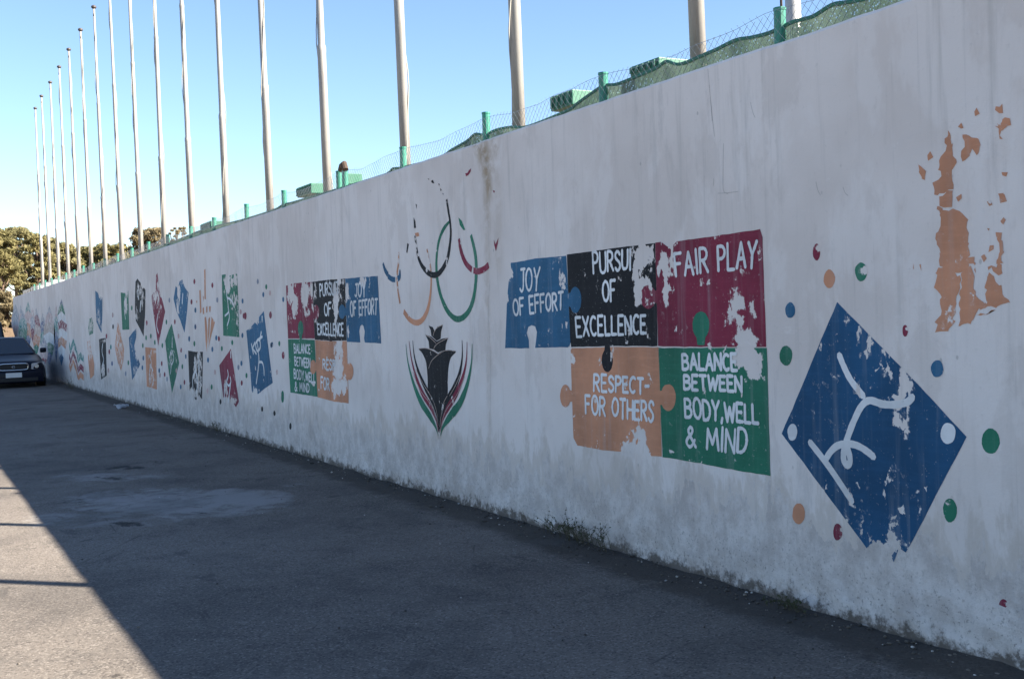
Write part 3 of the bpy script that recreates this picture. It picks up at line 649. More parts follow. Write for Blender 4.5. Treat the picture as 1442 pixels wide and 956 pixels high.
panel(c3, .23, [(212, 628), (250, 575), (283, 527), (308, 690), (333, 850), (315, 885), (300, 860), (285, 850), (268, 860), (240, 852), (226, 740)], 'crimson', 'tilted crimson panel with a crouching figure',
      [(270, 850, 40, 30, .9), (255, 770, 14, 50, .5)], [[(264, 658), (268, 690), (258, 730), (272, 752), (284, 728), (280, 700)], [(258, 735), (244, 775), (246, 850)], [(282, 740), (276, 790), (268, 850)], [(282, 545), (284, 580)]], .034)
panel(c2, .2198, [(705, 562), (750, 570), (800, 570), (798, 700), (795, 875), (775, 850), (755, 880), (735, 850), (716, 850), (710, 700)], 'black', 'black panel with streaks of white',
      [(770, 600, 10, 60, .7), (750, 680, 12, 80, .6), (775, 760, 20, 110, .6), (740, 840, 40, 40, .7), (785, 640, 10, 90, .5)], [[(745, 640), (752, 680), (735, 740), (738, 830)], [(752, 690), (765, 740), (762, 830)], [(772, 590), (775, 700)]], .04)
panel(c2, .2198, [(600, 390), (625, 510), (648, 640), (628, 730), (602, 836), (580, 690), (558, 500), (578, 440)], 'green', 'green lozenge panel', [(600, 600, 26, 60, .3)], [[(598, 560), (588, 610), (600, 650), (614, 612), (604, 565)], [(600, 650), (592, 710)], [(604, 480), (602, 540)]], .03)
panel(c2, .2198, [(430, 540), (465, 545), (500, 548), (505, 812), (470, 800), (440, 792)], 'orange', 'upright orange panel', [(470, 740, 20, 60, .5), (480, 570, 20, 12, .5)], [[(455, 590), (470, 640), (458, 700), (466, 770)], [(462, 650), (480, 690)], [(470, 560), (466, 600)]], .034)
panel(c2, .2198, [(325, 480), (350, 445), (375, 418), (372, 480), (360, 530), (376, 590), (398, 650), (372, 705), (347, 752), (334, 620)], 'blue', 'bent blue panel, half worn off', [(380, 560, 20, 60, .9), (340, 520, 8, 60, .3), (375, 440, 12, 20, .6), (370, 690, 20, 30, .5)])
panel(c2, .2198, [(235, 540), (255, 380), (272, 450), (295, 550), (290, 630), (275, 692), (255, 640)], 'orange', 'faint orange lozenge', [(262, 540, 34, 150, .42)])
panel(c2, .2198, [(134, 490), (155, 484), (178, 482), (181, 600), (184, 722), (165, 735), (148, 748), (140, 620)], 'black', 'narrow black panel', [(160, 690, 14, 40, .6), (165, 500, 16, 10, .5)], [[(158, 520), (154, 570), (164, 620), (156, 660)]], .05)
panel(c2, .2198, [(58, 505), (75, 498), (88, 560), (104, 650), (102, 720), (78, 745), (66, 640)], 'orange', 'washed-out orange panel at the far end', [(75, 560, 20, 70, .6)])
panel(c2, .2198, [(110, 180), (125, 190), (135, 215), (156, 222), (156, 330), (150, 450), (135, 420), (118, 380), (112, 280)], 'blue', 'jagged blue panel high on the wall', [(145, 210, 14, 30, .6), (130, 350, 14, 60, .4), (150, 420, 8, 30, .5)])
panel(c2, .2198, [(273, 190), (300, 195), (310, 180), (322, 178), (325, 300), (328, 427), (284, 430), (278, 310)], 'green', 'small upright green panel', [(305, 260, 12, 70, .6), (312, 200, 8, 30, .8)], [[(302, 220), (296, 290), (304, 360)]], .04)
panel(c2, .2198, [(365, 200), (368, 120), (380, 102), (400, 128), (412, 170), (422, 160), (432, 175), (430, 320), (420, 472), (395, 420), (370, 372), (364, 300)], 'black', 'black panel with a ragged top', [(390, 190, 14, 50, .55), (412, 230, 10, 60, .5), (380, 330, 14, 40, .4), (405, 150, 10, 40, .6)], [[(382, 180), (388, 230)], [(402, 250), (398, 310)]], .06)
panel(c2, .2198, [(470, 212), (486, 190), (498, 180), (500, 80), (508, 64), (516, 130), (524, 190), (540, 240), (558, 312), (536, 420), (513, 532), (494, 400), (480, 300)], 'crimson', 'crimson lozenge with a broken top', [(505, 220, 26, 60, .6), (515, 150, 14, 40, .5), (520, 290, 20, 40, .4), (480, 230, 10, 30, .5)], [[(512, 330), (504, 400), (516, 450)]], .04)
panel(c2, .2198, [(612, 232), (625, 150), (640, 165), (650, 120), (668, 108), (685, 160), (708, 192), (698, 320), (682, 448), (655, 370), (630, 310)], 'blue', 'blue heart-shaped panel', [(645, 200, 10, 60, .9), (640, 290, 10, 60, .6), (675, 130, 20, 20, .5), (695, 200, 10, 30, .4)], [[(672, 200), (668, 260)]], .04)
panel(c2, .2198, [(72, 360), (90, 350), (100, 400), (96, 452), (72, 464), (66, 420)], 'green', 'scrap of green paint', [(80, 400, 24, 60, .5)])
OH = [[(120, 45), (128, 38), (130, 225), (122, 222)], [(90, 170), (98, 165), (104, 300), (95, 312)], [(112, 200), (118, 210), (116, 240)], [(122, 335), (132, 330), (140, 420), (136, 550), (128, 470)], [(146, 345), (156, 330), (152, 430), (142, 500)],
      [(165, 330), (186, 365), (168, 430), (146, 520), (158, 420)], [(110, 280), (118, 270), (120, 312), (112, 316)], [(132, 270), (140, 265), (140, 300), (132, 308)], [(150, 268), (160, 265), (158, 300), (152, 302)], [(70, 235), (78, 230), (76, 252)]]
mural('flaking_panel', [c3(p) for p in OH], PB['orange'], .0024, label='streaky orange remains of a panel')

# banded ovals and zigzag at the far end
c0 = conv(0, 360, .2301)
NB = [0]
def banded(cx, cy, rx, ry, bands, lab):
    """painted pointed oval cut into chevron bands, all of it thin and worn"""
    o = None; n = len(bands); NB[0] += 1; off = .0022+.0005*(NB[0] % 6)
    wear = Bk(c0, .2301, (cx, cy-ry*.3, rx*1.4, ry*1.1, .50), (cx-rx*.6, cy+ry*.2, rx*.7, ry*.8, .42))
    hw_ = lambda y: rx*max(0, 1-abs(y)**1.7)
    for i, mcol in enumerate(bands):
        y0, y1 = -1+2*i/n, -1+2*(i+1)/n
        def edge(y, rev):
            e = [(cx+hw_(y)*u, cy+ry*(y-(.13*(1-abs(u)) if abs(y) < .99 else 0))) for u in (-1, -.5, 0, .5, 1)]
            return e[::-1] if rev else e
        ym = (y0+y1)/2
        pts = edge(y0, False)+[(cx+hw_(ym), cy+ry*ym)]+edge(y1, True)+[(cx-hw_(ym), cy+ry*ym)]
        ded = [pts[0]]
        for p in pts[1:]:
            if math.hypot(p[0]-ded[-1][0], p[1]-ded[-1][1]) > .8: ded.append(p)
        if math.hypot(ded[0][0]-ded[-1][0], ded[0][1]-ded[-1][1]) < .8: ded.pop()
        if o is None: o = mural('banded_oval', [c0(ded)], PB[mcol], off, wear, label=lab, cell=.1)
        else: mural('colour_band', [c0(ded)], PB[mcol], off, wear, parent=o, cell=.1)
banded(376, 470, 36, 205, ['navy', 'green', 'white', 'crimson', 'white', 'orange', 'white', 'blue'], 'tallest banded oval in green, crimson, orange and blue')
banded(302, 490, 36, 185, ['ashes', 'pale', 'cream', 'white', 'green', 'navy'], 'banded oval ending in green')
banded(222, 470, 28, 150, ['ashes', 'crimson', 'cream', 'orange', 'green'], 'banded oval with a crimson cap')
banded(172, 430, 28, 150, ['teal', 'pale', 'orange', 'navy'], 'banded oval with a teal point')
banded(140, 455, 28, 120, ['ashes', 'teal', 'green', 'navy'], 'dull green banded oval')
banded(95, 400, 26, 105, ['ashes', 'ashes', 'pale'], 'faded grey oval at the far end')
banded(262, 480, 20, 130, ['ashes', 'navy', 'teal', 'navy'], 'narrow blue-green banded oval')
banded(344, 480, 14, 180, ['pale', 'teal', 'navy', 'navy'], 'slim dark oval beside the tallest one')
banded(270, 590, 26, 90, ['navy', 'ashes', 'pale', 'crimson'], 'low oval close to the parked car')
banded(128, 400, 14, 100, ['ashes', 'pale', 'ashes'], 'slim grey oval near the far end')
banded(200, 420, 14, 110, ['pale', 'ashes', 'crimson'], 'slim pink oval between two wider ones')
for k, (mc, dy) in enumerate((('teal', 0), ('crimson', 62), ('orange', 112))):
    t = [(424, 525), (432, 560), (448, 505), (466, 555), (478, 612), (494, 590), (512, 610)]; d = 44
    pl = [(x, y+dy+(8 if k else 0)) for x, y in t]; pl += [(x, y+dy+d) for x, y in t[::-1]]
    mural('zigzag_band', [c0(pl)], PB[mc], .0022+k*.0006, Bk(c0, .2301, (470, 600, 60, 120, .42)), label=mc+' zigzag band at the far end', cell=.12)

# ------------------------------------------------------------------ confetti dots
DOTS = [(1150, 355, 5, 12, 'crimson', 1), (1168, 393, 8, 13, 'orange', 0), (1213, 383, 9, 13, 'green', 1), (1113, 437, 7, 11, 'blue', 0), (1107, 501, 9, 14, 'green', 0), (1275, 466, 4, 8, 'crimson', 1.1), (1320, 519, 9, 12, 'blue', .9),
        (1395, 621, 13, 18, 'green', 0), (1338, 718, 10, 17, 'green', 0), (1125, 723, 9, 15, 'orange', .3), (1180, 749, 6.5, 12, 'crimson', .5), (1413, 850, 6, 7, 'crimson', .9)]
r3 = [(362, 325, 'crimson'), (372, 325, 'crimson'), (526, 320, 'crimson'), (355, 235, 'blue'), (354, 445, 'blue'), (536, 500, 'blue'), (580, 495, 'green'), (604, 567, 'crimson'), (292, 488, 'green'), (228, 525, 'green'), (194, 460, 'blue'), (210, 465, 'crimson'), (170, 530, 'blue'),
      (144, 595, 'blue'), (166, 760, 'green'), (348, 615, 'blue'), (379, 690, 'green'), (350, 735, 'crimson'), (566, 670, 'pale'), (600, 805, 'green'), (475, 895, 'black'), (550, 920, 'black'), (448, 115, 'ashes'), (500, 148, 'green'), (482, 195, 'blue'), (523, 185, 'pale'), (604, 225, 'blue'),
      (344, 300, 'pale'), (60, 115, 'crimson'), (170, 138, 'crimson'), (42, 240, 'crimson'), (66, 290, 'blue'), (66, 392, 'crimson'), (28, 465, 'blue'), (60, 495, 'green'), (200, 228, 'ashes'), (186, 670, 'pale'), (140, 785, 'pale'), (220, 850, 'black'), (330, 640, 'ashes')]
for i, (x, y, mc) in enumerate(r3):
    q = c3([(x, y)])[0]; big = i in (1, 2, 7, 19)
    DOTS.append((q[0], q[1], 1.9 if big else 1.4, 5.2 if big else 3.8, mc, .15))
r2 = [(745, 122, 'crimson'), (728, 250, 'crimson'), (752, 305, 'blue'), (750, 410, 'blue'), (712, 490, 'blue'), (746, 520, 'green'), (690, 600, 'blue'), (668, 665, 'green'), (658, 795, 'blue'), (682, 765, 'crimson'), (644, 470, 'pale'), (620, 378, 'crimson'), (566, 380, 'green'), (660, 560, 'crimson'),
      (540, 530, 'green'), (536, 645, 'crimson'), (520, 690, 'blue'), (555, 715, 'crimson'), (570, 745, 'ashes'), (440, 385, 'crimson'), (466, 470, 'green'), (436, 480, 'green'), (492, 510, 'green'), (415, 530, 'green'), (418, 610, 'blue'), (412, 672, 'blue'), (224, 410, 'black'), (222, 335, 'pale'),
      (344, 290, 'green'), (218, 645, 'navy'), (200, 570, 'crimson'), (322, 640, 'green'), (194, 690, 'pale'), (210, 540, 'teal'), (585, 240, 'ashes'), (630, 690, 'pale'), (525, 720, 'pale'), (305, 710, 'ashes'), (182, 470, 'crimson')]
for x, y, mc in r2:
    q = c2([(x, y)])[0]; DOTS.append((q[0], q[1], 1.15, 3.6, mc, .15))
DOTS += [(409, 600, 1.6, 5, 'black', .2), (387, 582, 1.3, 3, 'black', .2), (398, 560, 2, 7, 'green', 0), (382, 486, 1.3, 4, 'blue', 0)]
for i, (x, y, rx, ry, mc, pe) in enumerate(DOTS[:98]):
    mural('painted_dot', [[(px_, py_) for px_, py_ in oval(x, y, rx, ry, 16 if rx > 3 else 10, .2)]], PB[mc], .0022+(i % 7)*.0003, [(x+rx*.75, y-ry*.3, rx*.9, ry*.55, pe*.6)] if pe else (), cell=.02 if rx > 3 else .06)

# hairline cracks in the render
M_CRACK = simple('crack_grey', (.38, .355, .335), .95)
ca = conv(950, 120, .2427)
CR = [[(997, 98), (1000, 134), (1003, 171)], ca([(200, 0), (207, 65), (215, 140), (221, 205), (232, 300)]), ca([(228, 540), (226, 585)]), ca([(284, 340), (282, 500), (284, 610), (312, 632)]), ca([(250, 628), (300, 626), (370, 618)]), ca([(440, 100), (455, 160), (468, 190)]),
      ca([(820, 560), (832, 610), (848, 640)]), ca([(978, 592), (990, 625), (1008, 642)]), [(690, 395), (688, 440), (691, 520), (690, 600)], [(672, 205), (682, 222), (688, 238)],]
strokes('crack', CR, M_CRACK, .0022, .0012, per=6, cap=False)

# ================================================================== FLAGPOLES
m, T, b = new_mat('galvanised_pole')
P = T.n('ShaderNodeTexCoord').outputs['Object']
c = T.mix(T.step(T.noise(T.scaled(P, (6, 6, .5)), 3, 5), .3, .7), (.225, .222, .215), (.33, .325, .31))
c = T.mix(T.step(T.noise(T.scaled(P, (9, 9, .7)), 5, 6, .72), .54, .70, 0, .75), c, (.20, .16, .12))
T.put(b.inputs['Base Color'], c); b.inputs['Roughness'].default_value = .55; b.inputs['Metallic'].default_value = .15; M_POLE = m
M_CAP = simple('dark_finial', (.06, .05, .05), .5); M_ROPE = simple('pale_rope', (.30, .29, .26), .9)
M_CONC = simple('white_concrete', (.62, .60, .57), .9, bump=.3)
PO = .70; LEAN = R(-.85)
ORD = ['first', 'second', 'third', 'fourth', 'fifth', 'sixth', 'seventh', 'eighth', 'ninth', 'tenth', 'eleventh', 'twelfth', 'thirteenth', 'fourteenth', 'fifteenth', 'sixteenth', 'seventeenth']
PZ = WH-.22
def lathe(bm, prof, n=14):
    rg = [[bm.verts.new((r*math.cos(2*math.pi*j/n), r*math.sin(2*math.pi*j/n), z)) for j in range(n)] for r, z in prof]
    for i in range(len(rg)-1):
        for j in range(n): bm.faces.new((rg[i][j], rg[i][(j+1) % n], rg[i+1][(j+1) % n], rg[i+1][j]))
    bm.faces.new(rg[0][::-1]); bm.faces.new(rg[-1])
bm = bmesh.new(); lathe(bm, [(.054, -.3), (.052, 2.15), (.055, 2.17), (.055, 2.22), (.043, 2.26), (.040, 4.55), (.043, 4.57), (.043, 4.61), (.033, 4.65), (.027, 7.02)]); ME_MAST = link('mast', bm, M_POLE, smooth=True)
bm = bmesh.new(); bmesh.ops.create_uvsphere(bm, u_segments=12, v_segments=8, radius=.068); bmesh.ops.scale(bm, vec=(1, 1, .72), verts=bm.verts); bmesh.ops.translate(bm, vec=(0, 0, 7.06), verts=bm.verts); FIN = link('finial', bm, M_CAP, smooth=True)
bm = bmesh.new(); tube(bm, [(0.02, 0, 6.86), (-.13, .03, 6.84)], .012, 6); lathe_b = bmesh.ops.create_cone(bm, cap_ends=True, segments=10, radius1=.035, radius2=.035, depth=.02, matrix=Matrix.Translation((-.14, .03, 6.82)) @ Matrix.Rotation(R(90), 4, 'X')); PUL = link('pulley', bm, M_CAP)
bm = bmesh.new(); pts = []
for i in range(41):
    z = .1+6.7*i/40; a = i*.26; rr = .062-.0045*z+.012*math.sin(i*1.1); pts.append((rr*math.cos(a+2.6), rr*math.sin(a+2.6), z))
tube(bm, pts, .006, 5); ROP = link('halyard', bm, M_ROPE)
bm = bmesh.new(); box(bm, (-.17, -.2, -.2), (.17, .2, .52), .02); FOOT = link('footing', bm, M_CONC)
protos = [ME_MAST, FIN, PUL, ROP]
px_order = 0
for k in range(-1, 17):
    x = 5.972+2.453*k; r = random.Random(k*7+3)
    if k == -1: lab = 'flagpole standing outside the right edge, its shadow lying on the sunlit asphalt'
    elif k == 0: lab = 'nearest flagpole in view, thickest of the row, cut by the top edge'
    elif k == 16: lab = 'farthest flagpole of the row, against the trees at the far left'
    elif k == 5: lab = 'sixth flagpole from the right end of the row behind the wall'
    else: lab = '%s flagpole from the right end of the row behind the wall' % ORD[k]
    o = thing('flagpole', lab, 'flagpole', (x, WY-PO, PZ), 'flagpoles in a row behind the wall')
    o.rotation_euler = (r.uniform(-.003, .003), -LEAN+r.uniform(-.003, .003), r.uniform(-.3, .3) if False else 0)
    for pr in protos:
        c_ = pr if k == -1 else pr.copy()
        if k != -1: COL.objects.link(c_)
        c_.parent = o
        if pr is ROP: c_.rotation_euler.z = r.uniform(0, 6.2)
    if k >= 14:
        c_ = FOOT if k == 14 else FOOT.copy()
        if k != 14: COL.objects.link(c_)
        c_.parent = o

# ================================================================== FENCE ON THE WALL
M_GREEN = simple('turquoise_green_paint', (.022, .175, .125), .45, var=.25, scale=9); M_RUSTY = simple('rusty_steel', (.05, .032, .022), .85, var=.4, scale=20)
M_WIRE = simple('wire', (.20, .215, .24), .5, .6); M_CORD = simple('dark_green_cord', (.02, .13, .10), .7)
m, T, b = new_mat('green_shade_net')
P = T.pos(); wv = T.voro(P, 55, 'Distance')
c = T.mix(T.step(T.noise(P, 3, 5), .35, .65), (.22, .33, .28), (.31, .42, .37)); T.put(b.inputs['Base Color'], c)
b.inputs['Roughness'].default_value = .85
tr = T.n('ShaderNodeBsdfTranslucent'); T.put(tr.inputs[0], c); tp = T.n('ShaderNodeBsdfTransparent')
a1 = T.n('ShaderNodeMixShader'); a1.inputs[0].default_value = .65; T.put(a1.inputs[1], b.outputs[0]); T.put(a1.inputs[2], tr.outputs[0])
a2 = T.n('ShaderNodeMixShader'); T.put(a2.inputs[0], T.step(wv, .12, .34, .55, 0)); T.put(a2.inputs[1], a1.outputs[0]); T.put(a2.inputs[2], tp.outputs[0])
T.put(T.t.nodes['Material Output'].inputs['Surface'], a2.outputs[0]); M_NET = m
FO = WT+.06; FYY = WY-FO
fence = thing('chain_link_fence', 'low chain-link fence with round turquoise posts and green net along the wall top', 'fence', (20, FYY, WH-.2))
FB = Vector((20, FYY, WH-.2))
ptop = at_wall((1093, 5), FO).z
x0 = at_wall((1093, 50), FO).x; x1 = at_wall((264, 330), FO).x; sp_ = (x1-x0)/8.0
posts = []
for i in range(-4, 23):
    x = x0+sp_*i
    if x > WX1-.4: break
    px_ = {0: 1093, 1: 843, 2: 677, 3: 559, 4: 468, 5: 396, 6: 343, 7: 297, 8: 264}.get(i)
    if px_: x = at_wall((px_, 300 if i > 4 else 150), FO).x
    r = random.Random(i); zt = ptop+r.uniform(-.02, .02)-(.035 if i == 0 else 0); posts.append((x, zt))
    if i < -2: continue
    bm = bmesh.new(); tube(bm, [(x+.008, FYY-.045, WH-.25), (x, FYY-.045, zt)], .033, 12); tube(bm, [(x, FYY-.045, zt-.008), (x, FYY-.045, zt+.006)], .036, 12)
    link('post', bm, M_GREEN, fence, base=FB, smooth=False)
xb = posts[8][0] if len(posts) > 8 else 0
bm = bmesh.new(); xq = at_wall((480, 255), FO).x; tube(bm, [(xq, FYY-.05, WH-.25), (xq, FYY-.05, ptop-.02)], .033, 12); link('post', bm, M_GREEN, fence, base=FB)
bm = bmesh.new(); xr = at_wall((474, 245), FO).x; tube(bm, [(xq-.05, FYY-.04, ptop-.02), (xq-.01, FYY-.04, ptop+.05), (xq+.06, FYY-.04, ptop+.035), (xq+.1, FYY-.04, ptop-.01)], .034, 10); link('rusty_bend', bm, M_RUSTY, fence, base=FB)
bm = bmesh.new(); hgt = ptop-WH+.02; cell = .058; z0 = WH-.06; nW = int((WX1-1-(-1))/cell)
def sag(x):
    best = min(abs(x-p[0]) for p in posts); return -.05*min(1, best/(.5*sp_))**.8 + .02*noise.noise(Vector((x*3, 0, 0)))
for i in range(nW):
    x = -1+i*cell
    for s in (1, -1):
        zt = ptop-.03+sag(x+s*hgt*.5); h = zt-z0
        pts = []
        for k in range(4):
            t = k/3; xx = x+s*h*t*.95; pts.append((xx, FYY+s*.0025+.012*noise.noise(Vector((xx*2, t, 4))), z0+h*t))
        if -1 < pts[-1][0] < WX1-.6: tube(bm, pts, .0012, 3, False)
link('wire_mesh', bm, M_WIRE, fence, base=FB)
bm = bmesh.new()
for zz in (.02, ): 
    pts = [(x, FYY+.004, ptop-.035+sag(x)) for x in steps((-1, WX1-1, .12))]; tube(bm, pts, .0016, 3, False)
link('tension_wire', bm, M_WIRE, fence, base=FB)
NETP = [(1300, -24), (1250, -10), (1214.6, 0), (1190, 4), (1172, 7.7), (1147, 23), (1130, 28), (1116, 32), (1086, 46), (1060, 53), (1036.8, 57), (1010, 70), (991, 78), (968, 88), (954, 91), (939, 87), (924, 97), (893, 110), (869, 119), (851, 121), (832, 133), (811, 148), (800, 156),
        (745, 178), (721, 179), (700, 183), (684, 190), (670, 189), (658, 199), (637, 211), (625, 219), (600, 228), (566, 236), (554, 237.5), (548, 243), (530, 250), (420, 283), (400, 288), (385, 296), (340, 310), (310, 317), (285, 324), (250, 338), (225, 347), (205, 354), (190, 361), (150, 374), (110, 386)]
npts = [at_wall(p, FO+.06) for p in NETP]; npts = [Vector((p.x, p.y, max(p.z, WH-.1))) for p in npts]
npts = [Vector((npts[0].x-.45*(7-q_), FYY-.06, npts[0].z+.03*math.sin(q_*1.9))) for q_ in range(-5, 7)]+npts
sm = [Vector(q) for q in smooth_line([tuple(p) for p in npts], 5)]
bm = bmesh.new(); prev = None
for i, q in enumerate(sm):
    wob = .012*noise.noise(Vector((q.x*4, 2, 0)))
    rr = [bm.verts.new((q.x, FYY-.06+wob*(1 if zz_ else .2), q.z if zz_ else WH-.22)) for zz_ in (0, 1)]
    if prev: bm.faces.new((prev[0], rr[0], rr[1], prev[1]))
    prev = rr
bmesh.ops.solidify(bm, geom=bm.faces[:], thickness=.003)
net = link('shade_net', bm, M_NET, fence, base=FB, smooth=True)
bm = bmesh.new(); tube(bm, [(q.x, FYY-.055, q.z) for q in sm], .011, 6); link('edge_cord', bm, M_CORD, net, base=FB)

# green ribbed steel boxes on stands behind the fence
M_BOX = simple('green_sheet_steel', (.022, .135, .085), .55, var=.2, scale=8)
def ribbed_box(pxl, pxr, ytop, ybot, off, depth, lab):
    """pxl..pxr: the long front face in the photo, ytop/ybot heights at its left end"""
    A = at_wall((pxl, ytop), off); B2 = at_wall((pxl, ybot), off); C2 = at_wall((pxr, ytop), off)
    x0_, x1_ = C2.x, A.x; z1, z0_ = A.z, B2.z; loc = Vector(((x0_+x1_)/2, WY-off, WH-.22))
    t = thing('ribbed_box', lab, 'metal box', loc, 'green boxes behind the wall')
    bm = bmesh.new(); box(bm, (x0_, WY-off-depth, z0_), (x1_, WY-off, z1), .008); link('housing', bm, M_BOX, t, base=loc)
    n = max(4, int((x1_-x0_)/.07))
    for i in range(n):
        bm = bmesh.new(); x = x0_+(i+.5)*(x1_-x0_)/n; box(bm, (x-.012, WY-off+.001, z0_+.015), (x+.012, WY-off+.022, z1-.015)); link('rib', bm, M_BOX, t, base=loc)
    for x in (x0_+.06, x1_-.06):
        bm = bmesh.new(); box(bm, (x-.02, WY-off-depth*.5-.02, WH-.24), (x+.02, WY-off-depth*.5+.02, z0_+.004)); link('leg', bm, M_GREEN, t, base=loc)
ribbed_box(775, 806, 137, 158, .85, .62, 'largest green ribbed box, just left of the second fence post from the right')
ribbed_box(887, 928, 95, 109, .75, .4, 'slim green ribbed box between the nearest flagpole and the second fence post from the right')
ribbed_box(418, 438, 265, 279, 1.0, .22, 'green box above the wall top just left of the fourth flagpole from the right')
ribbed_box(478, 489, 248, 263, 1.0, .2, 'small green box beside the rusty-topped fence post')
ribbed_box(283, 297, 316, 328, 1.0, .3, 'small distant green box right of the seventh flagpole from the right')

# grey lamp post further back, top right
bm = bmesh.new(); lp = at_wall((1117, 20), 3.2)
t = thing('lamp_post', 'plain grey post standing further back, right of the nearest turquoise fence post', 'post', (lp.x, lp.y, WH-.22))
lathe(bm, [(.09, 0), (.085, 1.2), (.07, 1.25), (.06, 6)]); link('shaft', bm, simple('grey_steel', (.36, .37, .37), .5, .3), t, smooth=True)
bm = bmesh.new(); tube(bm, [(.13, .02, 0), (.13, .02, 5.6)], .012, 6); tube(bm, [(.09, .02, .5), (.13, .02, .5)], .01, 6); link('conduit', bm, M_RUSTY, t)

# ================================================================== TREES
def leaf_mat(name, c1, c2):
    m, T, b = new_mat(name)
    P = T.pos(); v = T.noise(P, .9, 4); f = T.noise(P, 6, 3)
    c = T.mix(T.step(T.m('ADD', T.m('MULTIPLY', v, .6), T.m('MULTIPLY', f, .4)), .36, .64), c1, c2)
    T.put(b.inputs['Base Color'], c); b.inputs['Roughness'].default_value = .7; b.inputs['Specular IOR Level'].default_value = .25
    tr = T.n('ShaderNodeBsdfTranslucent'); T.put(tr.inputs[0], c)
    mx = T.n('ShaderNodeMixShader'); mx.inputs[0].default_value = .42; T.put(mx.inputs[1], b.outputs[0]); T.put(mx.inputs[2], tr.outputs[0])
    T.put(T.t.nodes['Material Output'].inputs['Surface'], mx.outputs[0]); return m
L_PINE = leaf_mat('pine_needles', (.145, .135, .058), (.27, .238, .11)); L_DRY = leaf_mat('dry_foliage', (.17, .14, .08), (.27, .22, .13)); L_OLIVE = leaf_mat('olive_foliage', (.165, .155, .075), (.29, .26, .13))
M_BARK = simple('bark', (.13, .09, .065), .95, var=.4, scale=12, bump=.8)
def tree(px_, ytop, rpx, X, zb, seed, mat, lab, dens=1.0, low=.35, kind='pine_tree', cat='tree', leaf=.13, cl=1.0):
    r = random.Random(seed); top = at_x((px_, ytop), X); dist = (top-EYE).dot(F)
    rad = rpx*dist/FPX; H = top.z-zb; base = Vector((top.x, top.y, zb))
    t = thing(kind, lab, cat, base, 'trees beyond the wall')
    bm = bmesh.new(); lean = Vector((r.uniform(-.06, .06), r.uniform(-.06, .06), 0))*H
    tp = [Vector((0, 0, -.3)), lean*.3+Vector((0, 0, H*.3)), lean*.7+Vector((r.uniform(-.2, .2), r.uniform(-.2, .2), H*.6)), lean+Vector((0, 0, H*.9))]
    tube(bm, tp, [.03*H, .024*H, .016*H, .006*H], 9)
    cz0 = H*low; clumps = []
    for i in range(int(46*dens)):
        a = r.uniform(0, 6.283); z = r.random()**.8; rr = rad*math.sqrt(r.random())*(.45+.75*math.sin(math.pi*min(1, .18+.72*z))**.8)*.8
        clumps.append((Vector((lean.x*z+rr*math.cos(a), lean.y*z+rr*math.sin(a), cz0+(H-cz0)*z*.93)), rad*r.uniform(.2, .40)*cl))
    for cpt, cr in clumps[::2]:
        zz_ = max(.25*H, cpt.z*.72); s0 = lean*(zz_/H)+Vector((0, 0, zz_)); mid_ = (s0+cpt)/2+Vector((0, 0, -.15))
        tube(bm, [s0, mid_, cpt], [.011*H, .007*H, .003*H], 6)
    link('trunk', bm, M_BARK, t, smooth=True)
    bm = bmesh.new()
    for cpt, cr in clumps:
        for k in range(int(210*min(2.2, max(.6, (cr/.7)**1.6)))):
            d = Vector((r.gauss(0, 1), r.gauss(0, 1), r.gauss(0, .62))).normalized()*cr*(r.random()**.4); d.z *= .62
            p = cpt+d; s = leaf*r.uniform(.6, 1.3); n1 = Vector((r.gauss(0, 1), r.gauss(0, 1), r.gauss(0, .8))).normalized(); u = n1.orthogonal().normalized(); v = n1.cross(u)
            ph = r.uniform(0, 6.28); a_ = u*math.cos(ph)+v*math.sin(ph); b_ = n1.cross(a_)
            bm.faces.new([bm.verts.new(p+a_*s), bm.verts.new(p+b_*s*.4), bm.verts.new(p-a_*s*.9), bm.verts.new(p-b_*s*.4)])
    link('crown', bm, mat, t)
tree(-32, 318, 34, 66, 2.2, 1, L_PINE, 'dark pine half outside the left edge', 1.1, .36)
tree(2, 321, 30, 70, 2.3, 2, L_PINE, 'broad yellow-green pine at the far left above the parked cars', 1.4, .30)
tree(20, 316, 26, 78, 2.4, 3, L_OLIVE, 'taller pine tip rising at the left behind the broad pine', 1.2, .30)
tree(48, 325, 24, 72, 2.3, 4, L_PINE, 'dense pine directly behind the two farthest flagpoles', 1.4, .14)
tree(72, 330, 24, 82, 2.4, 5, L_OLIVE, 'olive pine behind the second and third farthest flagpoles', 1.4, .05)
tree(96, 338, 24, 80, 2.4, 6, L_OLIVE, 'lower yellowish pine behind the fourth farthest flagpole', 1.5, .05)
tree(124, 340, 24, 86, 2.4, 7, L_PINE, 'small round pine behind the twelfth flagpole from the right', 1.5, .05)
tree(163, 337, 26, 84, 2.4, 8, L_PINE, 'round green pine behind the tenth and eleventh flagpoles from the right', 1.5, .05)
tree(84, 337, 24, 90, 2.4, 21, L_OLIVE, 'far olive tree behind the third farthest flagpole', 1.6, .02)
tree(110, 341, 22, 92, 2.4, 22, L_OLIVE, 'far olive tree behind the thirteenth flagpole from the right', 1.6, .02)
tree(140, 343, 24, 94, 2.4, 23, L_OLIVE, 'far olive tree between the eleventh and twelfth flagpoles from the right', 1.6, .02)
tree(184, 344, 22, 92, 2.4, 24, L_OLIVE, 'far olive tree next to the brownish dry tree, on its left', 1.6, .02)
tree(208, 318, 27, 76, 2.4, 9, L_DRY, 'brownish dry tree between the eighth and ninth flagpoles from the right', 1.9, .3, 'dry_tree', cl=.9)
tree(246, 314, 20, 74, 2.4, 10, L_DRY, 'thin sparse brown tree right of the dry tree', 1.1, .4, 'dry_tree', leaf=.07, cl=.5)
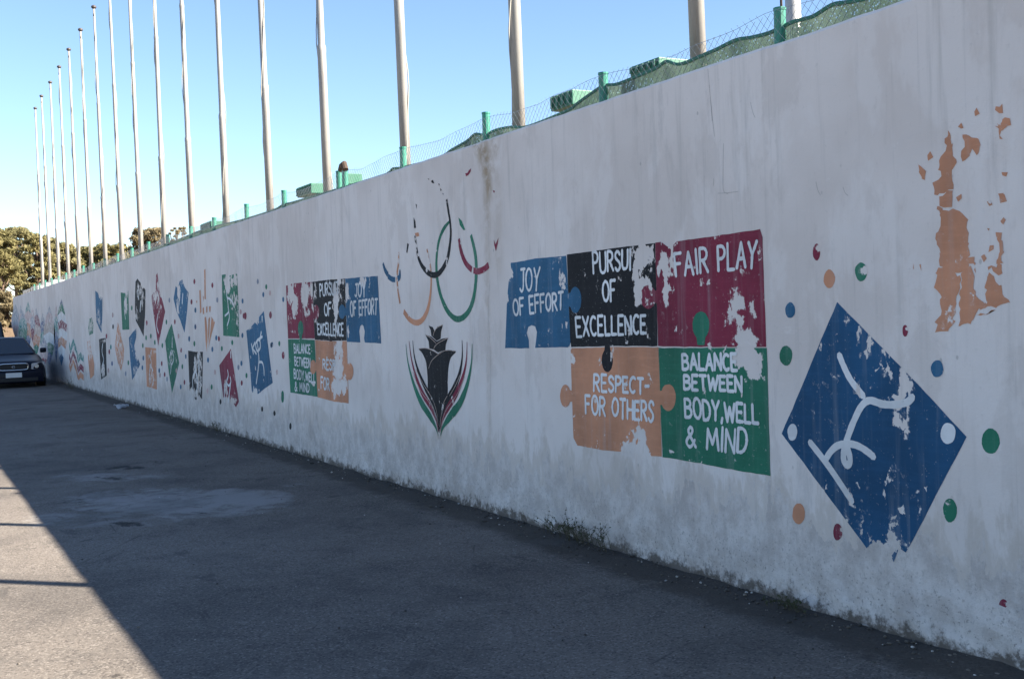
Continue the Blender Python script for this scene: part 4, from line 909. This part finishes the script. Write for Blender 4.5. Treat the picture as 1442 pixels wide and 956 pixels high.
tree(8, 408, 26, 62, 1.2, 12, L_DRY, 'low brown shrub under the pines at the far left', .9, .02, 'shrub', 'shrub')

# ================================================================== PARKED CARS
def car_paint(name, c):
    m, T, b = new_mat(name); P = T.n('ShaderNodeTexCoord').outputs['Object']
    T.put(b.inputs['Base Color'], T.mix(T.step(T.noise(P, 3, 5), .4, .7, 0, .35), c, tuple(x*.8+.008 for x in c)))
    b.inputs['Roughness'].default_value = .34; b.inputs['Specular IOR Level'].default_value = .16; b.inputs['Coat Weight'].default_value = .04; b.inputs['Coat Roughness'].default_value = .08; return m
M_GLASS = simple('dark_tinted_glass', (.02, .024, .03), .06, var=.1, spec=.8); M_RUB = simple('black_rubber', (.012, .012, .013), .8); M_CHR = simple('chrome', (.62, .62, .63), .18, 1.0)
M_LENS = simple('headlight_lens', (.5, .52, .54), .12, .3); M_PLATE = simple('number_plate_white', (.62, .63, .62), .5); M_BLK = simple('black_plastic', (.01, .01, .011), .6); M_RIM = simple('alloy_rim', (.4, .4, .41), .35, .8)
def loft(bm, secs):
    rg = [[bm.verts.new(p) for p in s] for s in secs]
    n = len(rg[0])
    for i in range(len(rg)-1):
        for j in range(n): bm.faces.new((rg[i][j], rg[i][(j+1) % n], rg[i+1][(j+1) % n], rg[i+1][j]))
    bm.faces.new(rg[0][::-1]); bm.faces.new(rg[-1])
def make_car(name, label, loc, rz, pm, L, Wd, Ht, hood, belt, suv=False):
    """front at x=0 looking along -x, length along +x"""
    t = thing(name, label, 'car', loc, None, rz); hw = Wd/2
    def sec(x, w_, zb, zm, zt, crown):
        h = [(w_*.90, zb-.06), (w_*.99, zb+.06), (w_, zm), (w_*.985, zm+.5*(zt-zm)), (w_*.93, zt-.02), (w_*.80, zt+crown*.5), (w_*.4, zt+crown*.9)]
        return [(x, y, z) for y, z in h]+[(x, 0, zt+crown)]+[(x, -y, z) for y, z in h[::-1]]
    st = [(0.0, .80, .30, .46, hood-.16, .02), (.05, .90, .22, .48, hood-.10, .03), (.22, .97, .20, .5, hood-.05, .035), (.7, 1, .2, .52, hood, .04), (1.25, 1, .2, .54, belt-.03, .03), (1.8, 1, .2, .55, belt, .02), (L*.62, 1, .2, .56, belt+.02, .02), (L*.82, .99, .2, .56, belt+.03, .02), (L*.95, .95, .22, .56, belt+.0, .02), (L, .86, .32, .55, belt-.08, .01)]
    if suv: st[-2] = (L*.95, .97, .22, .6, belt+.02, .02); st[-1] = (L, .93, .3, .6, belt, .01)
    bm = bmesh.new(); loft(bm, [sec(x, w_*hw, a, b2, c_, d) for x, w_, a, b2, c_, d in st])
    bmesh.ops.recalc_face_normals(bm, faces=bm.faces)
    body = link('body', bm, pm, t, smooth=True); md = body.modifiers.new('s', 'SUBSURF'); md.levels = md.render_levels = 2
    # cabin
    xa, xb_, xc, xd = (1.22, 2.0, L*.68, L*.86) if not suv else (1.15, 1.75, L*.93, L*.985)
    wb, wt = (hw*.88, hw*.57) if not suv else (hw*.93, hw*.80)
    def cab(x, w_, z): return [(x, w_, z), (x, w_*.5, z+.012), (x, 0, z+.016), (x, -w_*.5, z+.012), (x, -w_, z)]
    bm = bmesh.new(); rowsv = [cab(xa, wb*.93, belt-.03), cab(xb_, wt, Ht-.05), cab(xb_+.25, wt*1.02, Ht-.015), cab(xc-.3, wt*1.0, Ht-.015), cab(xc, wt*.96, Ht-.06), cab(xd, wb*.9, belt)]
    vv = [[bm.verts.new(p) for p in r_] for r_ in rowsv]
    for i in range(5):
        for j in range(4): bm.faces.new((vv[i][j], vv[i][j+1], vv[i+1][j+1], vv[i+1][j]))
    for s in (0, 4): bm.faces.new([vv[i][s] for i in range(6)])
    bmesh.ops.recalc_face_normals(bm, faces=bm.faces)
    es = [e for e in bm.edges if len(e.link_faces) == 2 and e.calc_face_angle() > .5]
    bmesh.ops.bevel(bm, geom=es, offset=.035, segments=3, affect='EDGES', profile=.5)
    link('cabin', bm, pm, t, smooth=True)
    def pane(nm, quad, push, inset=.06):
        q = [Vector(p) for p in quad]; c_ = sum(q, Vector())/4; n = (q[1]-q[0]).cross(q[3]-q[0]).normalized()
        if n.dot(Vector(push)) < 0: n = -n
        bm = bmesh.new(); up = [p.lerp(c_, inset)+n*.010 for p in q]; dn = [p-n*.02 for p in up]
        U_ = [bm.verts.new(p) for p in up]; D_ = [bm.verts.new(p) for p in dn]
        bm.faces.new(U_); bm.faces.new(D_[::-1])
        for i in range(4): bm.faces.new((U_[i], D_[i], D_[(i+1) % 4], U_[(i+1) % 4]))
        bmesh.ops.recalc_face_normals(bm, faces=bm.faces); return link(nm, bm, M_GLASS, t)
    ws = pane('windscreen', [(xa, wb*.93, belt-.02), (xa, -wb*.93, belt-.02), (xb_, -wt, Ht-.04), (xb_, wt, Ht-.04)], (-1, 0, .5), .09)
    pane('rear_window', [(xd, wb*.9, belt), (xd, -wb*.9, belt), (xc, -wt*.96, Ht-.05), (xc, wt*.96, Ht-.05)], (1, 0, .5), .1)
    for s in (1, -1):
        xm = (xb_+xc)/2
        pane('side_window', [(xa+.18, s*wb*.95, belt+.0), (xm, s*wb*.95, belt+.0), (xm, s*wt*1.0, Ht-.06), (xb_+.05, s*wt, Ht-.06)], (0, s, .2), .08)
        pane('side_window', [(xm+.04, s*wb*.95, belt), (xd-.2, s*wb*.93, belt), (xc-.05, s*wt*.98, Ht-.07), (xm+.04, s*wt, Ht-.06)], (0, s, .2), .08)
    # front: grille, lamps, bumper, plate
    gz = hood-.20; bm = bmesh.new(); gw, gh = hw*.43, .088
    def rr(w_, h_, n=24, e=.38): return [(w_*math.copysign(abs(math.cos(2*math.pi*i/n))**e, math.cos(2*math.pi*i/n)), h_*math.copysign(abs(math.sin(2*math.pi*i/n))**e, math.sin(2*math.pi*i/n))) for i in range(n)]
    f = [bm.verts.new((-.016, y, gz+z)) for y, z in rr(gw, gh)]; b_ = [bm.verts.new((.05, y, gz+z)) for y, z in rr(gw, gh)]
    bm.faces.new(f); [bm.faces.new((f[i], b_[i], b_[(i+1) % 24], f[(i+1) % 24])) for i in range(24)]; bmesh.ops.recalc_face_normals(bm, faces=bm.faces)
    gr = link('grille', bm, M_BLK, t)
    bm = bmesh.new(); pr_ = rr(gw, gh); tube(bm, [(-.025, y, gz+z) for y, z in pr_]+[(-.025, pr_[0][0], gz+pr_[0][1])], .016, 8, False); link('chrome_frame', bm, M_CHR, gr, smooth=True)
    bm = bmesh.new()
    for i in range(9): y = -gw*.8+gw*1.6*i/8; box(bm, (-.024, y-.004, gz-gh*.85), (-.017, y+.004, gz+gh*.85))
    link('bars', bm, M_BLK, gr)
    bm = bmesh.new(); tube(bm, [(-.045, .035*math.cos(a*.524), gz+.028*math.sin(a*.524)) for a in range(13)], .007, 6, False); link('badge', bm, M_CHR, gr)
    for s in (1, -1):
        bm = bmesh.new(); out = [(.02, .54, gz+.075), (.055, .76, gz+.105), (.17, .915, gz+.115), (.26, .965, gz+.07), (.16, .93, gz-.07), (.05, .80, gz-.095), (.012, .52, gz-.075)]
        fr_ = [bm.verts.new((x-.028, s*hw*y, z)) for x, y, z in out]; bk = [bm.verts.new((x+.09, s*hw*y*.95, z)) for x, y, z in out]
        bm.faces.new(fr_); [bm.faces.new((fr_[i], bk[i], bk[(i+1) % 7], fr_[(i+1) % 7])) for i in range(7)]; bmesh.ops.recalc_face_normals(bm, faces=bm.faces)
        hl = link('headlight', bm, M_LENS, t, smooth=False)
        bm = bmesh.new(); tube(bm, [(-.01, s*hw*.68, gz), (.04, s*hw*.68, gz)], .055, 14); link('reflector', bm, M_CHR, hl)
        bm = bmesh.new(); box(bm, (xa+.28, s*hw*.98 if s > 0 else -hw*1.17, belt+.0), (xa+.44, hw*1.17 if s > 0 else -hw*.98, belt+.14), .04); link('wing_mirror', bm, pm, t, smooth=True)
    bm = bmesh.new(); box(bm, (-.07, -hw*.88, .13), (.25, hw*.88, gz-.115), .05); bp = link('bumper', bm, pm, t, smooth=True)
    bm = bmesh.new(); box(bm, (-.078, -hw*.7, .17), (.0, hw*.7, .27), .012); link('air_intake', bm, M_BLK, bp)
    bm = bmesh.new(); box(bm, (-.092, -.20, .285), (-.072, .20, .415), .006); link('number_plate', bm, M_PLATE, t)
    for wx in (.86, L-.98):
        for s in (1, -1):
            cy = s*(hw-.10); bm = bmesh.new(); a = bmesh.ops.create_cone(bm, cap_ends=True, segments=28, radius1=.315, radius2=.315, depth=.2, matrix=Matrix.Translation((wx, cy, .315)) @ Matrix.Rotation(R(90), 4, 'X'))
            bmesh.ops.bevel(bm, geom=[e for e in bm.edges if len(e.link_faces) == 2 and e.calc_face_angle() > 1], offset=.03, segments=3, affect='EDGES')
            wh = link('wheel', bm, M_RUB, t)
            bm = bmesh.new(); bmesh.ops.create_cone(bm, cap_ends=True, segments=24, radius1=.2, radius2=.2, depth=.02, matrix=Matrix.Translation((wx, cy+s*.105, .315)) @ Matrix.Rotation(R(90), 4, 'X')); link('rim', bm, M_RIM, wh)
            bm = bmesh.new(); bmesh.ops.create_cone(bm, cap_ends=True, segments=28, radius1=.36, radius2=.36, depth=.24, matrix=Matrix.Translation((wx, s*(hw-.118), .33)) @ Matrix.Rotation(R(90), 4, 'X')); link('wheel_arch', bm, M_BLK, body)
    return t
cp = at_ground((20, 546.5))
make_car('sedan_car', 'dark navy sedan with chrome-framed grille parked facing us beside the wall', (cp.x, cp.y, 0), 0, car_paint('navy_car_paint', (.004, .006, .016)), 4.75, 1.72, 1.37, .77, .90)
d = at_x((15, 470), 46.5)
make_car('utility_car', 'dark tall utility car parked behind the navy sedan at the left edge', (46.2, d.y+.92, 0), 0, car_paint('charcoal_car_paint', (.022, .026, .024)), 4.5, 1.8, 1.92, 1.05, 1.16, True)

# ================================================================== LITTER, STONES AND WEEDS
M_PAPER = simple('white_paper', (.72, .73, .76), .8)
lp = at_ground((172, 575)); r = random.Random(5)
bm = bmesh.new(); nx, ny = 9, 6
gv = [[bm.verts.new((.34*(i/(nx-1)-.5), .2*(j/(ny-1)-.5)+.03*math.sin(i), .03+.035*r.random()+.03*math.sin(i*1.3+j))) for i in range(nx)] for j in range(ny)]
for j in range(ny-1):
    for i in range(nx-1): bm.faces.new((gv[j][i], gv[j][i+1], gv[j+1][i+1], gv[j+1][i]))
bmesh.ops.solidify(bm, geom=bm.faces[:], thickness=.004)
o = link('crumpled_paper', bm, M_PAPER, loc=(lp.x, lp.y, .0)); tag(o, 'crumpled white paper lying on the asphalt near the far wall', 'litter')

m, T, b = new_mat('stones_and_crumbs')
oi = T.n('ShaderNodeNewGeometry').outputs['Random Per Island']
rp = T.n('ShaderNodeValToRGB'); T.put(rp.inputs[0], oi)
e = rp.color_ramp.elements; e[0].position = 0; e[0].color = (.045, .04, .035, 1); e[1].position = 1; e[1].color = (.5, .48, .45, 1); q = e.new(.72); q.color = (.10, .085, .07, 1); q = e.new(.9); q.color = (.2, .17, .14, 1)
T.put(b.inputs['Base Color'], rp.outputs[0]); b.inputs['Roughness'].default_value = .9; M_STONE = m
bm = bmesh.new(); r = random.Random(11)
def stone(p, s):
    k = bmesh.ops.create_icosphere(bm, subdivisions=1, radius=s)
    sc = Vector((r.uniform(.7, 1.4), r.uniform(.7, 1.2), r.uniform(.4, .8)))
    for v in k['verts']: v.co = Vector((v.co.x*sc.x*r.uniform(.8, 1.2), v.co.y*sc.y*r.uniform(.8, 1.2), v.co.z*sc.z))+p
for i in range(1500):
    x = 2.4+22*r.random()**1.7; dy = abs(r.gauss(0, .11)); s = r.choice([.003, .004, .005, .007, .010])*(1 if r.random() < .985 else 2.2)
    stone(Vector((x, WY+.015+dy, .02*max(0, 1-dy/.2)+s*.3)), s)
for i in range(240):
    x = 2.5+14*r.random()**1.4; y = WY+.3+3.6*r.random()**1.6; s = r.choice([.003, .004, .006, .008]); stone(Vector((x, y, s*.4+.004)), s)
o = link('gravel', bm, M_STONE); tag(o, 'loose stones and crumbled plaster strewn along the foot of the wall', 'gravel', None, 'stuff')

M_WEED = simple('dry_weed', (.07, .062, .035), .9, var=.4, scale=30); M_WEEDL = simple('weed_leaf', (.05, .06, .025), .85, var=.4, scale=20)
def weed(pxy, w_, h_, n, lab, seed):
    p = at_ground(pxy); p.y = max(p.y, WY+.05); r = random.Random(seed)
    t = thing('dry_weed', lab, 'weed', (p.x, p.y, .02), 'weeds at the foot of the wall')
    bm = bmesh.new(); bl = bmesh.new()
    for i in range(n):
        b0 = Vector((r.uniform(-.5, .5)*w_, r.uniform(-.02, .05), 0)); d = Vector((r.uniform(-.5, .5), r.uniform(-.1, .5), 1)).normalized()*h_*r.uniform(.4, 1)
        m1 = b0+d*.5+Vector((r.uniform(-.02, .02), r.uniform(-.02, .02), 0)); e_ = b0+d+Vector((r.uniform(-.05, .05), r.uniform(-.02, .03), -.02)); tube(bm, [b0, m1, e_], [.0022, .0016, .0008], 4)
        for k in range(3):
            q0 = b0.lerp(e_, r.uniform(.35, .95)); q1 = q0+Vector((r.uniform(-.07, .07), r.uniform(-.04, .05), r.uniform(.0, .06))); tube(bm, [q0, q1], [.0012, .0006], 3)
            for z in range(2):
                c_ = q0.lerp(q1, r.random()); a_ = Vector((r.gauss(0, 1), r.gauss(0, 1), r.gauss(0, 1))).normalized()*.009; b_ = a_.orthogonal().normalized()*.004
                bl.faces.new([bl.verts.new(c_+a_), bl.verts.new(c_+b_), bl.verts.new(c_-a_), bl.verts.new(c_-b_)])
    link('stems', bm, M_WEED, t); link('leaves', bl, M_WEEDL, t)
weed((838, 772), .55, .21, 28, 'dry wiry weed tuft at the wall foot under the large puzzle', 1)
weed((806, 757), .4, .17, 16, 'sparse dry weeds left of the wiry tuft', 2)
weed((1110, 862), .3, .08, 18, 'low dry weeds with rubble under the blue lozenge', 3)
weed((310, 609), .3, .2, 12, 'small weed at the wall foot below the tilted crimson panel', 4)
weed((100, 548), .9, .4, 22, 'far weed at the wall foot right of the sedan', 5)
